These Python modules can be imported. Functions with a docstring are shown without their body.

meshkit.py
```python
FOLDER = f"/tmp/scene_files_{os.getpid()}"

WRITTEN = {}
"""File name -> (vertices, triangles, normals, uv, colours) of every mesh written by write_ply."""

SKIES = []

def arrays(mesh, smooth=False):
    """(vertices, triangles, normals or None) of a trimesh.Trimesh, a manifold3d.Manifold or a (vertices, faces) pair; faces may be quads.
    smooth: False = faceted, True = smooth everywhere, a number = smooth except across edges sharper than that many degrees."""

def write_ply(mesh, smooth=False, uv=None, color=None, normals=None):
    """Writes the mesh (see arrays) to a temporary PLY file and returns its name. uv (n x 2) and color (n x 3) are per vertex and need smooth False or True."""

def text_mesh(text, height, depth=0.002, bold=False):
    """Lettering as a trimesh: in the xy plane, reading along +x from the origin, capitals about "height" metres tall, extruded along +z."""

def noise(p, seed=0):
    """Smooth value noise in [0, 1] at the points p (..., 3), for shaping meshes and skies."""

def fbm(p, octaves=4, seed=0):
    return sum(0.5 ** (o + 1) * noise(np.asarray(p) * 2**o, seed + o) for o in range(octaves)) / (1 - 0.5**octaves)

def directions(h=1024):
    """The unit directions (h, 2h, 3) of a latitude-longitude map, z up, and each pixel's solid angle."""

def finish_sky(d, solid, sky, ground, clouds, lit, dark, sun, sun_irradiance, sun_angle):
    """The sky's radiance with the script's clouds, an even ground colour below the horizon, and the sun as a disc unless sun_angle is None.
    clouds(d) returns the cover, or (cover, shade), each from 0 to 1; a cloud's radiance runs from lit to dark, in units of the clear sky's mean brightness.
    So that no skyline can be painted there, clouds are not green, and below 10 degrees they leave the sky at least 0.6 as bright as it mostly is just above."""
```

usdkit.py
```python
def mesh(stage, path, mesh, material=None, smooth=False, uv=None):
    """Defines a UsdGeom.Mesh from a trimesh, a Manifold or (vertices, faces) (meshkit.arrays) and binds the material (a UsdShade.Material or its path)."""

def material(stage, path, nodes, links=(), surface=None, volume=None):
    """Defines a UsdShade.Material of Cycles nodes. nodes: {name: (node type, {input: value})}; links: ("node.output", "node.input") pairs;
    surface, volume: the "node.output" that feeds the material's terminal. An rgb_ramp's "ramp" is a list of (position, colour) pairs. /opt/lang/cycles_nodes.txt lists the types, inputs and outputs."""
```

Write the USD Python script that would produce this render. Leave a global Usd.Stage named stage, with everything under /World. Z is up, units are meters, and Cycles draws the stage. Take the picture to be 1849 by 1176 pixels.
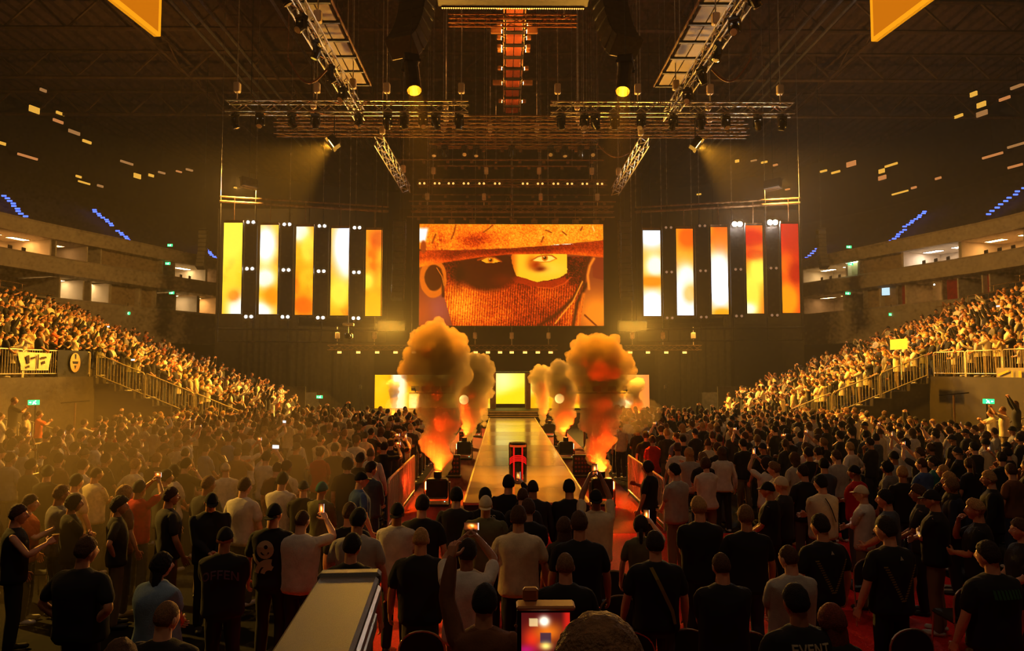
import math, random
import numpy as np, trimesh, manifold3d, usdkit, meshkit
from pxr import Usd, UsdGeom, UsdLux, UsdShade, Gf, Sdf, Vt

stage = Usd.Stage.CreateInMemory()
UsdGeom.Xform.Define(stage, '/World')
UsdGeom.Scope.Define(stage, '/World/Looks')

# ------------------------------------------------------------------ camera
FPX, PX0, PY0 = 1318.0, 924.5, 588.0
EYE = np.array([-0.48, 0.0, 3.4])
YAW, PITCH = -0.63, 3.52
cam = UsdGeom.Camera.Define(stage, '/World/camera')
cam.CreateHorizontalApertureAttr(36.0)
cam.CreateFocalLengthAttr(36.0 * FPX / 1849)
cam.CreateClippingRangeAttr(Gf.Vec2f(0.05, 500))
_x = UsdGeom.Xformable(cam)
_x.AddTranslateOp().Set(Gf.Vec3d(*EYE)); _x.AddRotateZOp().Set(YAW); _x.AddRotateXOp().Set(90 + PITCH)
cam.CreateExposureAttr(0.12)

# ------------------------------------------------------------------ arena air and large lights added to the rig
FIXTURES = []                                                      # housings are made up for these added lamps, with the rig
def aim_light(kind, path, pos, target, color, intensity, size=0.1, cone=None, soft=0.3, fixture=None):
    l = getattr(UsdLux, kind).Define(stage, '/World/' + path)
    l.CreateColorAttr(Gf.Vec3f(*color)); l.CreateIntensityAttr(intensity)
    if kind == 'SphereLight':
        l.CreateRadiusAttr(size)
    elif kind == 'DiskLight':
        l.CreateRadiusAttr(size)
    else:
        l.CreateWidthAttr(size[0]); l.CreateHeightAttr(size[1])
    if cone:
        s = UsdLux.ShapingAPI.Apply(l.GetPrim()); s.CreateShapingConeAngleAttr(cone); s.CreateShapingConeSoftnessAttr(soft)
    d = np.array(target, float) - np.array(pos, float); d /= np.linalg.norm(d)
    z = -d; up = np.array([0, 0, 1.0]) if abs(d[2]) < .97 else np.array([0, 1.0, 0])
    x = np.cross(up, z); x /= np.linalg.norm(x); y = np.cross(z, x)
    m = Gf.Matrix4d(*x, 0, *y, 0, *z, 0, *map(float, pos), 1)
    UsdGeom.Xformable(l).AddTransformOp().Set(m)
    if fixture: FIXTURES.append((fixture, np.array(pos, float), x, y, z, size if kind == 'RectLight' else (.44, .44)))
    return l

# added amber wash lamps by the front trusses, to brighten both seating banks
for sx in (-1, 1):
    for k, yy in enumerate((31.0,)):
        aim_light('SphereLight', f'added_wash_{"lr"[sx > 0]}{k}', (sx * 8.0, yy, 13.1), (sx * 20, yy - 1, 4.0), (1.0, 0.40, 0.022), 12500, .2, cone=40, soft=.5, fixture=f'black flood lamp trained on the {("left", "right")[sx > 0]} bank')
# unseen lamps added under the roof for warm fill
for k, (hx, hy) in enumerate(((-9, 3), (9, 3))):
    aim_light('RectLight', f'added_fill_{k}', (hx, hy, 24.0), (hx * .5, hy + 4, 0), (1.0, 0.66, 0.40), 30, (2.0, 1.2), fixture=f'broad house lamp under the roof, {("left", "right")[k]} one')
# added amber wash for the floor crowd, added spots for smoke and fog
for k, lx in enumerate((-7.15, 7.15)):
    aim_light('RectLight', f'stage_wash_{k}', (lx, 43.0, 6.0), (lx * 1.2, 18, 1.0), (1.0, 0.46, 0.05), 2100, (1.6, 0.5), fixture=f'long amber wash lamp hanging {("left", "right")[k]} of the stage front')
for k, lx in enumerate((-6.0, 6.0)):
    aim_light('SphereLight', f'smoke_key_{k}', (lx * .6, 24.0, 13.6), (lx * .34, 19.8, 3.9), (1.0, 0.31, 0.009), 17000, .2, cone=12, soft=.6, fixture=f'spot lamp trained on the biggest {("left", "right")[k]} smoke plume')
aim_light('SphereLight', 'fog_key', (-17.0, 15.5, 9.5), (-7.0, 11.0, 2.0), (1.0, 0.50, 0.06), 9000, .2, cone=12, soft=.7, fixture='spot lamp trained on the golden fog at the left')
# added floods to light the balconies, added battens for the stage curtains
for k, lx in enumerate((-11.0, 11.0)):
    aim_light('RectLight', f'balcony_wash_{k}', (lx * 1.45, 43.5, 14.6), (lx * 3.1, 58, 10.0), (1.0, 0.48, 0.09), 900, (1.0, 0.5), fixture=f'flood lamp trained on the {("left", "right")[k]} balconies')
    aim_light('RectLight', f'curtain_wash_{k}', (lx, 46.6, 6.3), (lx * 1.15, 50.2, 2.5), (1.0, 0.45, 0.07), 26, (5.0, 0.3), fixture=f'long lamp batten over the {("left", "right")[k]} stage curtains')
# ------------------------------------------------------------------ kit: points, meshes, names
_cy, _sy, _cp, _sp = math.cos(math.radians(YAW)), math.sin(math.radians(YAW)), math.cos(math.radians(PITCH)), math.sin(math.radians(PITCH))
RIGHT = np.array([_cy, _sy, 0]); FWD = np.array([-_sy * _cp, _cy * _cp, _sp]); UPV = np.cross(RIGHT, FWD)

def ray(px, py):
    return FWD + RIGHT * ((px - PX0) / FPX) - UPV * ((py - PY0) / FPX)
def at_y(px, py, y):
    d = ray(px, py); return EYE + d * ((y - EYE[1]) / d[1])
def at_z(px, py, z):
    d = ray(px, py); return EYE + d * ((z - EYE[2]) / d[2])
def proj(p):
    d = np.asarray(p, float) - EYE; f = d @ FWD
    return PX0 + FPX * (d @ RIGHT) / f, PY0 - FPX * (d @ UPV) / f, f

_W1 = 'zeroth first second third fourth fifth sixth seventh eighth ninth tenth eleventh twelfth thirteenth fourteenth fifteenth sixteenth seventeenth eighteenth nineteenth'.split()
def nth(n):
    if n < 20: return _W1[n]
    t, o = divmod(n, 10); T = {2: 'twent', 3: 'thirt', 4: 'fort', 5: 'fift', 6: 'sixt'}[t]
    return T + 'ieth' if o == 0 else T + 'y-' + _W1[o]
_long = []
_used = {}
def numbered(parent, name):
    k = (parent, name); n = _used.get(k, -1) + 1; _used[k] = n
    return f'{parent}/{name}' + (f'_{n:03d}' if n else '')
def tag(o, label=None, cat=None, group=None, kind=None):
    p = o.GetPrim() if hasattr(o, 'GetPrim') else o
    if label and len(label.split()) > 16: _long.append(label)
    for k, v in (('label', label), ('category', cat), ('group', group), ('kind', kind)):
        if v: p.SetCustomDataByKey(k, v)
    return p
def pth(parent):
    return '/World' if parent is None else str(parent.GetPath())
def obj(name, m, mat, parent=None, smooth=False, label=None, cat=None, group=None, kind=None):
    if isinstance(m, MB): m = m.arr()
    o = usdkit.mesh(stage, numbered(pth(parent), name), m, mat, smooth)
    return tag(o, label, cat, group, kind)
def struct(name, m, mat, parent=None, smooth=False):
    return obj(name, m, mat, parent, smooth, kind='structure' if parent is None else None)
def thing(name, label, cat, loc=(0, 0, 0), rz=0.0, group=None, kind=None):
    x = UsdGeom.Xform.Define(stage, numbered('/World', name))
    x.AddTranslateOp().Set(Gf.Vec3d(*map(float, loc))); x.AddRotateZOp().Set(float(rz))
    return tag(x, label, cat, group, kind)
def dup(src, loc, rz, label, group=None, tilt=None):
    was = src.GetCustomData()
    x = UsdGeom.Xform.Define(stage, numbered('/World', src.GetName().rstrip('0123456789').rstrip('_')))
    p = x.GetPrim(); p.GetReferences().AddInternalReference(src.GetPath()); p.SetInstanceable(True)
    x.ClearXformOpOrder()
    x.AddTranslateOp(opSuffix='at').Set(Gf.Vec3d(*map(float, loc))); x.AddRotateZOp(opSuffix='at').Set(float(rz))
    return tag(p, label, was.get('category'), group or was.get('group'))

def rotz(a):
    c, s = math.cos(a), math.sin(a); return np.array([[c, -s, 0], [s, c, 0], [0, 0, 1]])
def axes_to(d, hint=(0, 0, 1)):
    d = np.asarray(d, float); d = d / np.linalg.norm(d); h = np.asarray(hint, float)
    if abs(d @ h) / np.linalg.norm(h) > .95: h = np.array([0, 1.0, 0.2])
    a = np.cross(h, d); a /= np.linalg.norm(a); b = np.cross(d, a)
    return a, b, d

class MB:
    """collects pieces into one mesh"""
    def __init__(s): s.v, s.f, s.n = [], [], 0
    def add(s, v, f):
        v = np.asarray(v, float); f = np.asarray(f, int)
        if f.shape[1] == 4: f = np.vstack([f[:, [0, 1, 2]], f[:, [0, 2, 3]]])
        s.v.append(v); s.f.append(f + s.n); s.n += len(v); return s
    def tm(s, m): return s.add(m.vertices, m.faces)
    def box(s, c, size, rot=None):
        h = np.array(size) / 2.0
        v = np.array([[x, y, z] for x in (-1, 1) for y in (-1, 1) for z in (-1, 1)]) * h
        if rot is not None: v = v @ np.asarray(rot).T
        return s.add(v + np.array(c), [[0, 1, 3, 2], [4, 6, 7, 5], [0, 4, 5, 1], [2, 3, 7, 6], [0, 2, 6, 4], [1, 5, 7, 3]])
    def lohi(s, lo, hi):
        lo, hi = np.array(lo, float), np.array(hi, float); return s.box((lo + hi) / 2, hi - lo)
    def bevel(s, c, size, b=.02, rot=None):
        h = np.array(size) / 2.0
        pts = []
        for sx in (-1, 1):
            for sy in (-1, 1):
                for sz in (-1, 1):
                    q = np.array([sx, sy, sz]) * h
                    for k in range(3):
                        r = q.copy()
                        for j in range(3):
                            if j != k: r[j] -= np.sign(q[j]) * b
                        pts.append(r)
        m = trimesh.convex.convex_hull(np.array(pts)); v = m.vertices
        if rot is not None: v = v @ np.asarray(rot).T
        return s.add(v + np.array(c), m.faces)
    def tube(s, pts, r, n=6, cap=True):
        p = np.asarray(pts, float); k = len(p); r = np.broadcast_to(r, (k,))
        t = np.gradient(p, axis=0) if k > 2 else np.repeat((p[1] - p[0])[None], 2, 0)
        a, b, _ = axes_to(t[0]); vs = []
        ang = np.arange(n) * 2 * np.pi / n
        for i in range(k):
            d = t[i] / (np.linalg.norm(t[i]) + 1e-12)
            a = a - d * (a @ d); a /= np.linalg.norm(a) + 1e-12; b = np.cross(d, a)
            vs.append(p[i] + r[i] * (np.cos(ang)[:, None] * a + np.sin(ang)[:, None] * b))
        v = np.vstack(vs); f = []
        for i in range(k - 1):
            for j in range(n):
                j2 = (j + 1) % n; f += [[i * n + j, i * n + j2, (i + 1) * n + j2], [i * n + j, (i + 1) * n + j2, (i + 1) * n + j]]
        if cap:
            v = np.vstack([v, p[0], p[-1]]); c0, c1 = k * n, k * n + 1
            for j in range(n):
                j2 = (j + 1) % n; f += [[c0, j2, j], [c1, (k - 1) * n + j, (k - 1) * n + j2]]
        return s.add(v, f)
    def lathe(s, prof, n=16, c=(0, 0, 0), rot=None):
        """prof: (r, z) pairs about z"""
        prof = np.asarray(prof, float); k = len(prof); ang = np.arange(n) * 2 * np.pi / n
        v = np.vstack([np.stack([r * np.cos(ang), r * np.sin(ang), np.full(n, z)], 1) for r, z in prof]); f = []
        for i in range(k - 1):
            for j in range(n):
                j2 = (j + 1) % n; f += [[i * n + j, i * n + j2, (i + 1) * n + j2], [i * n + j, (i + 1) * n + j2, (i + 1) * n + j]]
        v = np.vstack([v, [0, 0, prof[0, 1]], [0, 0, prof[-1, 1]]])
        for j in range(n):
            j2 = (j + 1) % n; f += [[k * n, j2, j], [k * n + 1, (k - 1) * n + j, (k - 1) * n + j2]]
        if rot is not None: v = v @ np.asarray(rot).T
        return s.add(v + np.array(c), f)
    def prism(s, poly, lo, hi, plane='xz'):
        """extrude a shapely-like list of 2D points along the third axis"""
        from shapely.geometry import Polygon
        m = trimesh.creation.extrude_polygon(Polygon(poly), hi - lo, engine='earcut'); v = np.array(m.vertices); v[:, 2] += lo
        o = {'xy': [0, 1, 2], 'xz': [0, 2, 1], 'yz': [2, 0, 1]}[plane]
        f = m.faces if plane != 'xz' else m.faces[:, ::-1]
        return s.add(v[:, o], f)
    def arr(s): return np.vstack(s.v), np.vstack(s.f)
    def moved(s, loc=(0, 0, 0), rot=None):
        v, f = s.arr()
        if rot is not None: v = v @ np.asarray(rot).T
        o = MB(); o.add(v + np.array(loc), f); return o

def strip(pa, pb, flip=False):
    """ruled strip between two polylines"""
    pa, pb = np.asarray(pa, float), np.asarray(pb, float); n = len(pa)
    f = [[i, i + 1, n + i + 1, n + i] for i in range(n - 1)]
    if flip: f = [q[::-1] for q in f]
    return np.vstack([pa, pb]), np.array(f)

# ------------------------------------------------------------------ materials
def lin(c):
    c = np.asarray(c, float); return tuple(np.where(c < .04045, c / 12.92, ((c + .055) / 1.055) ** 2.4))
def rgb(r, g, b): return lin((r / 255, g / 255, b / 255))
_mats = {}
def M(name, color=(.5, .5, .5), rough=.6, metal=0.0, noise=None, amount=.25, bump=0.0, bscale=60, **kw):
    if name in _mats: return _mats[name]
    p = {'base_color': tuple(color), 'roughness': rough, 'metallic': metal, **kw}
    nodes, links = {'p': ('principled_bsdf', p)}, []
    if noise or bump:
        nodes['tc'] = ('texture_coordinate', {})
    if noise:
        nodes['n'] = ('noise_texture', {'scale': noise, 'detail': 4.0, 'roughness': .6})
        c = np.array(color)
        nodes['r'] = ('rgb_ramp', {'ramp': [(.3, tuple(c * (1 - amount))), (.7, tuple(np.minimum(c * (1 + amount), 1)))]})
        links += [('tc.object', 'n.vector'), ('n.fac', 'r.fac'), ('r.color', 'p.base_color')]
    if bump:
        nodes['bn'] = ('noise_texture', {'scale': bscale, 'detail': 3.0}); nodes['b'] = ('bump', {'strength': bump, 'distance': .02})
        links += [('tc.object', 'bn.vector'), ('bn.fac', 'b.height'), ('b.normal', 'p.normal')]
    _mats[name] = usdkit.material(stage, '/World/Looks/' + name, nodes, links, surface='p.BSDF')
    return _mats[name]
def E(name, color, strength):
    if name not in _mats:
        _mats[name] = usdkit.material(stage, '/World/Looks/' + name, {'e': ('emission', {'color': tuple(color), 'strength': float(strength)})}, surface='e.emission')
    return _mats[name]
def EV(name, strength):
    """screen whose picture is the mesh's colour primvar"""
    if name not in _mats:
        _mats[name] = usdkit.material(stage, '/World/Looks/' + name, {'a': ('attribute', {'attribute': 'picture'}), 'e': ('emission', {'strength': float(strength)})}, [('a.color', 'e.color')], surface='e.emission')
    return _mats[name]
# ------------------------------------------------------------------ people
def mani(v, f):
    m = manifold3d.Manifold(manifold3d.Mesh(np.asarray(v, np.float32), np.asarray(f, np.uint32)))
    if m.volume() < 0: m = manifold3d.Manifold(manifold3d.Mesh(np.asarray(v, np.float32), np.asarray(f, np.uint32)[:, ::-1].copy()))
    return m
def union(parts):
    ms = [mani(*p) for p in parts]
    ms = [m for m in ms if m.num_tri() > 0]
    u = manifold3d.Manifold.batch_boolean(ms, manifold3d.OpType.Add).to_mesh()
    return np.array(u.vert_properties[:, :3], float), np.array(u.tri_verts, int)
def loft(rings, n):
    """closed loft of ellipses (cx, cy, cz, a, b)"""
    ang = np.arange(n) * 2 * np.pi / n; vs = []
    for cx, cy, cz, a, b in rings:
        ca, sa = np.cos(ang), np.sin(ang)
        e = 0.85
        vs.append(np.stack([cx + a * np.sign(ca) * np.abs(ca) ** e, cy + b * np.sign(sa) * np.abs(sa) ** e, np.full(n, cz)], 1))
    k = len(rings); v = np.vstack(vs + [np.array([rings[0][:3]]), np.array([rings[-1][:3]])]); f = []
    for i in range(k - 1):
        for j in range(n):
            j2 = (j + 1) % n; f += [[i * n + j, i * n + j2, (i + 1) * n + j2], [i * n + j, (i + 1) * n + j2, (i + 1) * n + j]]
    for j in range(n):
        j2 = (j + 1) % n; f += [[k * n, j2, j], [k * n + 1, (k - 1) * n + j, (k - 1) * n + j2]]
    return v, np.array(f)
def limb(pts, rad, n):
    """tapered limb with rounded ends"""
    p = [np.asarray(q, float) for q in pts]; r = list(rad)
    d0 = (p[0] - p[1]) / (np.linalg.norm(p[0] - p[1]) + 1e-9); d1 = (p[-1] - p[-2]) / (np.linalg.norm(p[-1] - p[-2]) + 1e-9)
    p = [p[0] + d0 * r[0] * .8] + p + [p[-1] + d1 * r[-1] * .8]; r = [r[0] * .55] + r + [r[-1] * .55]
    return MB().tube(p, r, n).arr()
def bend(a, b, c, ra, rb, rc, n, k=1):
    """upper and lower segment with a rounded joint and muscle belly"""
    a, b, c = map(lambda q: np.asarray(q, float), (a, b, c))
    pts = [a, a + (b - a) * .45, a + (b - a) * .88, b, b + (c - b) * .14, b + (c - b) * .4, c]
    pts[3] = pts[3] * .6 + (pts[2] + pts[4]) * .2
    rad = [ra, ra * .97, rb * 1.02, rb * 1.03, rb * 1.02, rb * 1.04, rc]
    return limb(pts, rad, n)
_ICO = {k: trimesh.creation.icosphere(k, 1.0) for k in (1, 2, 3, 4)}
def sm(x, a, b):
    t = np.clip((x - a) / (b - a), 0, 1); return t * t * (3 - 2 * t)
def head_pts(d, grow=0.0, fem=0.0):
    a, b, c = .0755, .0965, .119
    r = 1 / np.sqrt((d[:, 0] / a) ** 2 + (d[:, 1] / b) ** 2 + (d[:, 2] / c) ** 2)
    p = d * r[:, None]; x, y, z = p.T.copy()
    low = sm(-z, .005, .1)
    x = x * (1 - .26 * low); front = sm(y, -.02, .05)
    y = y + np.where(y < 0, .045 * sm(-z, .0, .09) * sm(-y, 0, .08), 0)           # nape
    y = y - .018 * sm(z, .0, .11) * front * .5                                     # forehead slopes back
    y = y + front * (.024 * np.exp(-(x / .0135) ** 2 - ((z + .018) / .022) ** 2) + .010 * np.exp(-(x / .011) ** 2 - ((z - .006) / .02) ** 2)
                     - .010 * np.exp(-((np.abs(x) - .033) / .016) ** 2 - ((z - .010) / .012) ** 2)
                     + .006 * np.exp(-((np.abs(x) - .03) / .03) ** 2 - ((z - .032) / .010) ** 2)
                     + .006 * np.exp(-(x / .022) ** 2 - ((z + .056) / .011) ** 2)
                     - .004 * np.exp(-(x / .03) ** 2 - ((z + .072) / .009) ** 2)
                     + (.012 - .004 * fem) * np.exp(-(x / .024) ** 2 - ((z + .098) / .02) ** 2))
    return np.stack([x, y, z], 1)
HAIRS = ('buzz', 'short', 'quiff', 'curly', 'long', 'bun', 'tail', 'braid', 'bob', 'cap', 'capback', 'beanie', 'hood')
def hair_mesh(style, lod, rnd, fem):
    ico = _ICO[lod]; d = np.array(ico.vertices); az = np.arctan2(d[:, 0], d[:, 1]); A = np.abs(az) / np.pi
    line = np.interp(A, [0, .22, .36, .45, .55, .75, 1], [.60, .50, .26, .12, -.20, -.66, -.80])
    base = 'bob' if style in ('long', 'bob', 'braid') else style
    th = {'buzz': .006, 'short': .016, 'quiff': .02, 'curly': .036, 'bob': .024, 'bun': .014, 'tail': .014, 'cap': .012, 'capback': .012, 'beanie': .020, 'hood': .035}[base]
    if base == 'bob': line = np.interp(A, [0, .2, .34, .42, 1], [.58, .40, -.25, -.75, -.95])
    if base in ('cap', 'capback', 'beanie'): line = np.interp(A, [0, .3, .5, 1], [.30, .22, .12, -.10]) - (.12 if base == 'beanie' else 0)
    if base == 'capback': line = np.interp(A, [0, .3, .5, 1], [.42, .30, .1, -.14])
    if base == 'hood': line = np.interp(A, [0, .2, .34, .42, 1], [.55, .35, -.35, -.9, -1.2])
    t = th * sm(d[:, 2] - line, -.06, .10)
    if base == 'short': t = t * (1 + .55 * sm(d[:, 2], .4, 1) ) * (1 - .35 * sm(-d[:, 2], -.1, .5))
    if base == 'quiff': t = t * (1 + .9 * sm(d[:, 2], .5, 1) * sm(d[:, 1], -.3, .5)) * (1 - .6 * sm(.35 - d[:, 2], 0, .5))
    if base in ('short', 'quiff', 'curly', 'bob', 'bun', 'tail'):
        fr = {'curly': 16, 'bob': 9}.get(base, 11); q = d * np.array([fr, fr, fr * .6]) + rnd.random() * 50
        t = t * (.70 + .6 * meshkit.fbm(q, 2, int(rnd.random() * 99)))
    t = t - .012 * (d[:, 2] < line - .06)
    p = head_pts(d, fem=fem) if base != 'hood' else head_pts(d) * np.array([1.02, 1, 1.02])
    p = p + d * t[:, None]
    parts = [(p, np.array(ico.faces))]
    n = 8 if lod > 2 else 5
    if style == 'long': parts.append(loft([(0, -.05, -.34, .085, .02), (0, -.062, -.28, .105, .034), (0, -.06, -.18, .10, .045), (0, -.045, -.06, .088, .062), (0, -.03, .02, .07, .06)], max(8, n)))
    if style == 'tail': parts.append(limb([(0, -.09, .05), (0, -.135, .02), (0, -.14, -.10), (0, -.12, -.22)], [.022, .03, .028, .012], n))
    if style == 'braid': parts.append(limb([(0, -.09, -.03)] + [(0, -.115 - .01 * math.sin(i), -.06 - .045 * i) for i in range(8)], [.03] + [.026 - .0015 * i + .004 * (i % 2) for i in range(8)], n))
    if style == 'bun': parts.append((np.array(_ICO[2 if lod > 2 else 1].vertices) * .042 + np.array([0, -.085, .095]), np.array(_ICO[2 if lod > 2 else 1].faces)))
    if style in ('cap', 'capback'):
        s = 1 if style == 'cap' else -1
        br = []
        for u, w in ((0, .066), (.5, .070), (1, .046)):
            br.append((0, s * (.082 + .072 * u), .052 - .016 * u - (.03 if s < 0 else 0) , w, .012))
        ang = np.linspace(0, 2 * np.pi, 14, endpoint=False)
        top = np.stack([.074 * np.cos(ang), s * (.075 + .085 * np.maximum(np.sin(ang), -.35)), .048 - .03 * np.maximum(np.sin(ang), 0) - .012 * np.cos(ang) ** 2 + (.0 if s > 0 else -.05)], 1)
        v = np.vstack([top, top - [0, 0, .008]]); f = []
        for j in range(14):
            j2 = (j + 1) % 14; f += [[j2, j, 14 + j], [j2, 14 + j, 14 + j2]]
        for j in range(1, 13): f += [[0, j, j + 1], [14, 14 + j + 1, 14 + j]]
        parts.append((v, np.array(f)))
    return union(parts) if len(parts) > 1 else parts[0]
def ik(S, T, l1, l2, pole):
    S, T, pole = map(lambda q: np.asarray(q, float), (S, T, pole)); d = T - S; L = np.linalg.norm(d)
    m = (l1 + l2) * .985
    if L > m: T = S + d / L * m; d = T - S; L = m
    L = max(L, .12); u = d / np.linalg.norm(d); a = (l1 * l1 - l2 * l2 + L * L) / (2 * L); h = math.sqrt(max(l1 * l1 - a * a, 0))
    p = pole - S - u * ((pole - S) @ u); p /= np.linalg.norm(p) + 1e-9
    return S + u * a + p * h, T
def hand_parts(wrist, fore, palm, side, curl, lod):
    """palm, four unequal fingers and a thumb; fore = forearm direction, palm = palm normal"""
    d = fore / np.linalg.norm(fore); n = palm - d * (palm @ d); n /= np.linalg.norm(n) + 1e-9; s = np.cross(d, n) * side      # s points to the thumb side
    parts = []; ns = 6 if lod > 2 else 4
    W = lambda u, v, w: wrist + d * u + s * v + n * w
    if lod > 2:
        hp = np.vstack([np.array(_ICO[1].vertices) * r + c for c, r in ((W(.0, 0, 0), .024), (W(.03, .022, 0), .019), (W(.03, -.022, 0), .018), (W(.085, .03, 0), .014), (W(.08, -.03, 0), .013))])
    else:
        hp = np.array([W(u, v * k, w) for u, k in ((-.01, .024), (.088, .04)) for v in (-1, 1) for w in (-.015, .015)])
    h = trimesh.convex.convex_hull(hp); parts.append((np.array(h.vertices), np.array(h.faces)))
    for i, (v, L, r) in enumerate(((.030, .074, .0095), (.010, .083, .0098), (-.011, .077, .0093), (-.030, .060, .0085))):
        p = W(.078, v, 0); pts = [p - d * .012]; ang = 0.10 + curl * .25; q = p
        for k, seg in enumerate((.45, .32, .23)):
            pts.append(q); dirv = d * math.cos(ang) + n * math.sin(ang) + s * v * 1.2; q = q + dirv / np.linalg.norm(dirv) * L * seg; ang += curl * (.75 - .1 * k)
        pts.append(q); rr = [r, r, r * .95, r * .88, r * .72]
        parts.append(limb(pts, rr, ns))
    p = W(.022, .026, .004); t1 = p + (d * .55 + s * .72 + n * .30 * (1 + curl)) * .045; t2 = t1 + (d * .85 + s * .22 + n * .45 * curl) * .036
    parts.append(limb([p - s * .008, t1, t2], [.014, .0115, .009], ns))
    return parts
REST = dict(L=((-.27, .06, .86), (-.45, -.25, 1.05), 'rest'), R=((.27, .06, .86), (.45, -.25, 1.05), 'rest'))
def rest(sd): return ((sd * .265, .07, .87), (sd * .5, -.4, 1.1), (-sd, .25, 0), .55)
POSES = {
    'stand': lambda: (rest(-1), rest(1)),
    'crossed': lambda: (((.10, .20, 1.19), (-.45, .1, .95), (.2, -1, 0), .3), ((-.10, .23, 1.16), (.45, .1, .95), (-.2, -1, 0), .3)),
    'front': lambda: (((-.05, .26, 1.02), (-.5, -.2, .95), (.4, -.6, .6), .7), ((.05, .27, 1.03), (.5, -.2, .95), (-.4, -.6, .6), .7)),
    'hips': lambda: (((-.17, -.03, 1.02), (-.8, -.25, 1.15), (.6, .8, -.2), .5), ((.17, -.03, 1.02), (.8, -.25, 1.15), (-.6, .8, -.2), .5)),
    'phone_both': lambda: (((-.07, .33, 1.72), (-.6, .35, 1.35), (.9, .3, 0), .9), ((.07, .33, 1.72), (.6, .35, 1.35), (-.9, .3, 0), .9)),
    'phone_high': lambda: (((-.07, .24, 1.93), (-.7, .4, 1.6), (.9, .3, 0), .9), ((.09, .24, 1.93), (.7, .4, 1.6), (-.9, .3, 0), .9)),
    'phone_right': lambda: (rest(-1), ((.16, .36, 1.60), (.6, .1, 1.1), (-.8, .5, 0), .9)),
    'phone_left': lambda: (((-.16, .36, 1.60), (-.6, .1, 1.1), (.8, .5, 0), .9), rest(1)),
    'arm_up_right': lambda: (rest(-1), ((.26, .16, 2.0), (.75, .1, 1.6), (-.6, .8, 0), 1.0)),
    'arm_up_left': lambda: (((-.26, .16, 2.0), (-.75, .1, 1.6), (.6, .8, 0), 1.0), rest(1)),
    'arms_up': lambda: (((-.28, .14, 1.98), (-.8, .1, 1.6), (.3, .9, 0), .5), ((.28, .14, 1.98), (.8, .1, 1.6), (-.3, .9, 0), .5)),
    'clap': lambda: (((-.03, .34, 1.40), (-.6, .0, 1.1), (1, 0, 0), .1), ((.03, .34, 1.40), (.6, .0, 1.1), (-1, 0, 0), .1)),
    'chin': lambda: (((.02, .25, 1.12), (-.5, -.1, .95), (0, -1, .3), .5), ((.08, .20, 1.48), (.5, .1, .95), (-.5, -.6, .3), 1.0)),
    'drink': lambda: (rest(-1), ((.14, .34, 1.30), (.6, -.1, 1.0), (-1, .2, 0), .9)),
    'lean': lambda: (((-.16, .36, 1.02), (-.6, .0, 1.2), (.3, .3, -1), .6), ((.16, .36, 1.02), (.6, .0, 1.2), (-.3, .3, -1), .6)),
}
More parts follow.
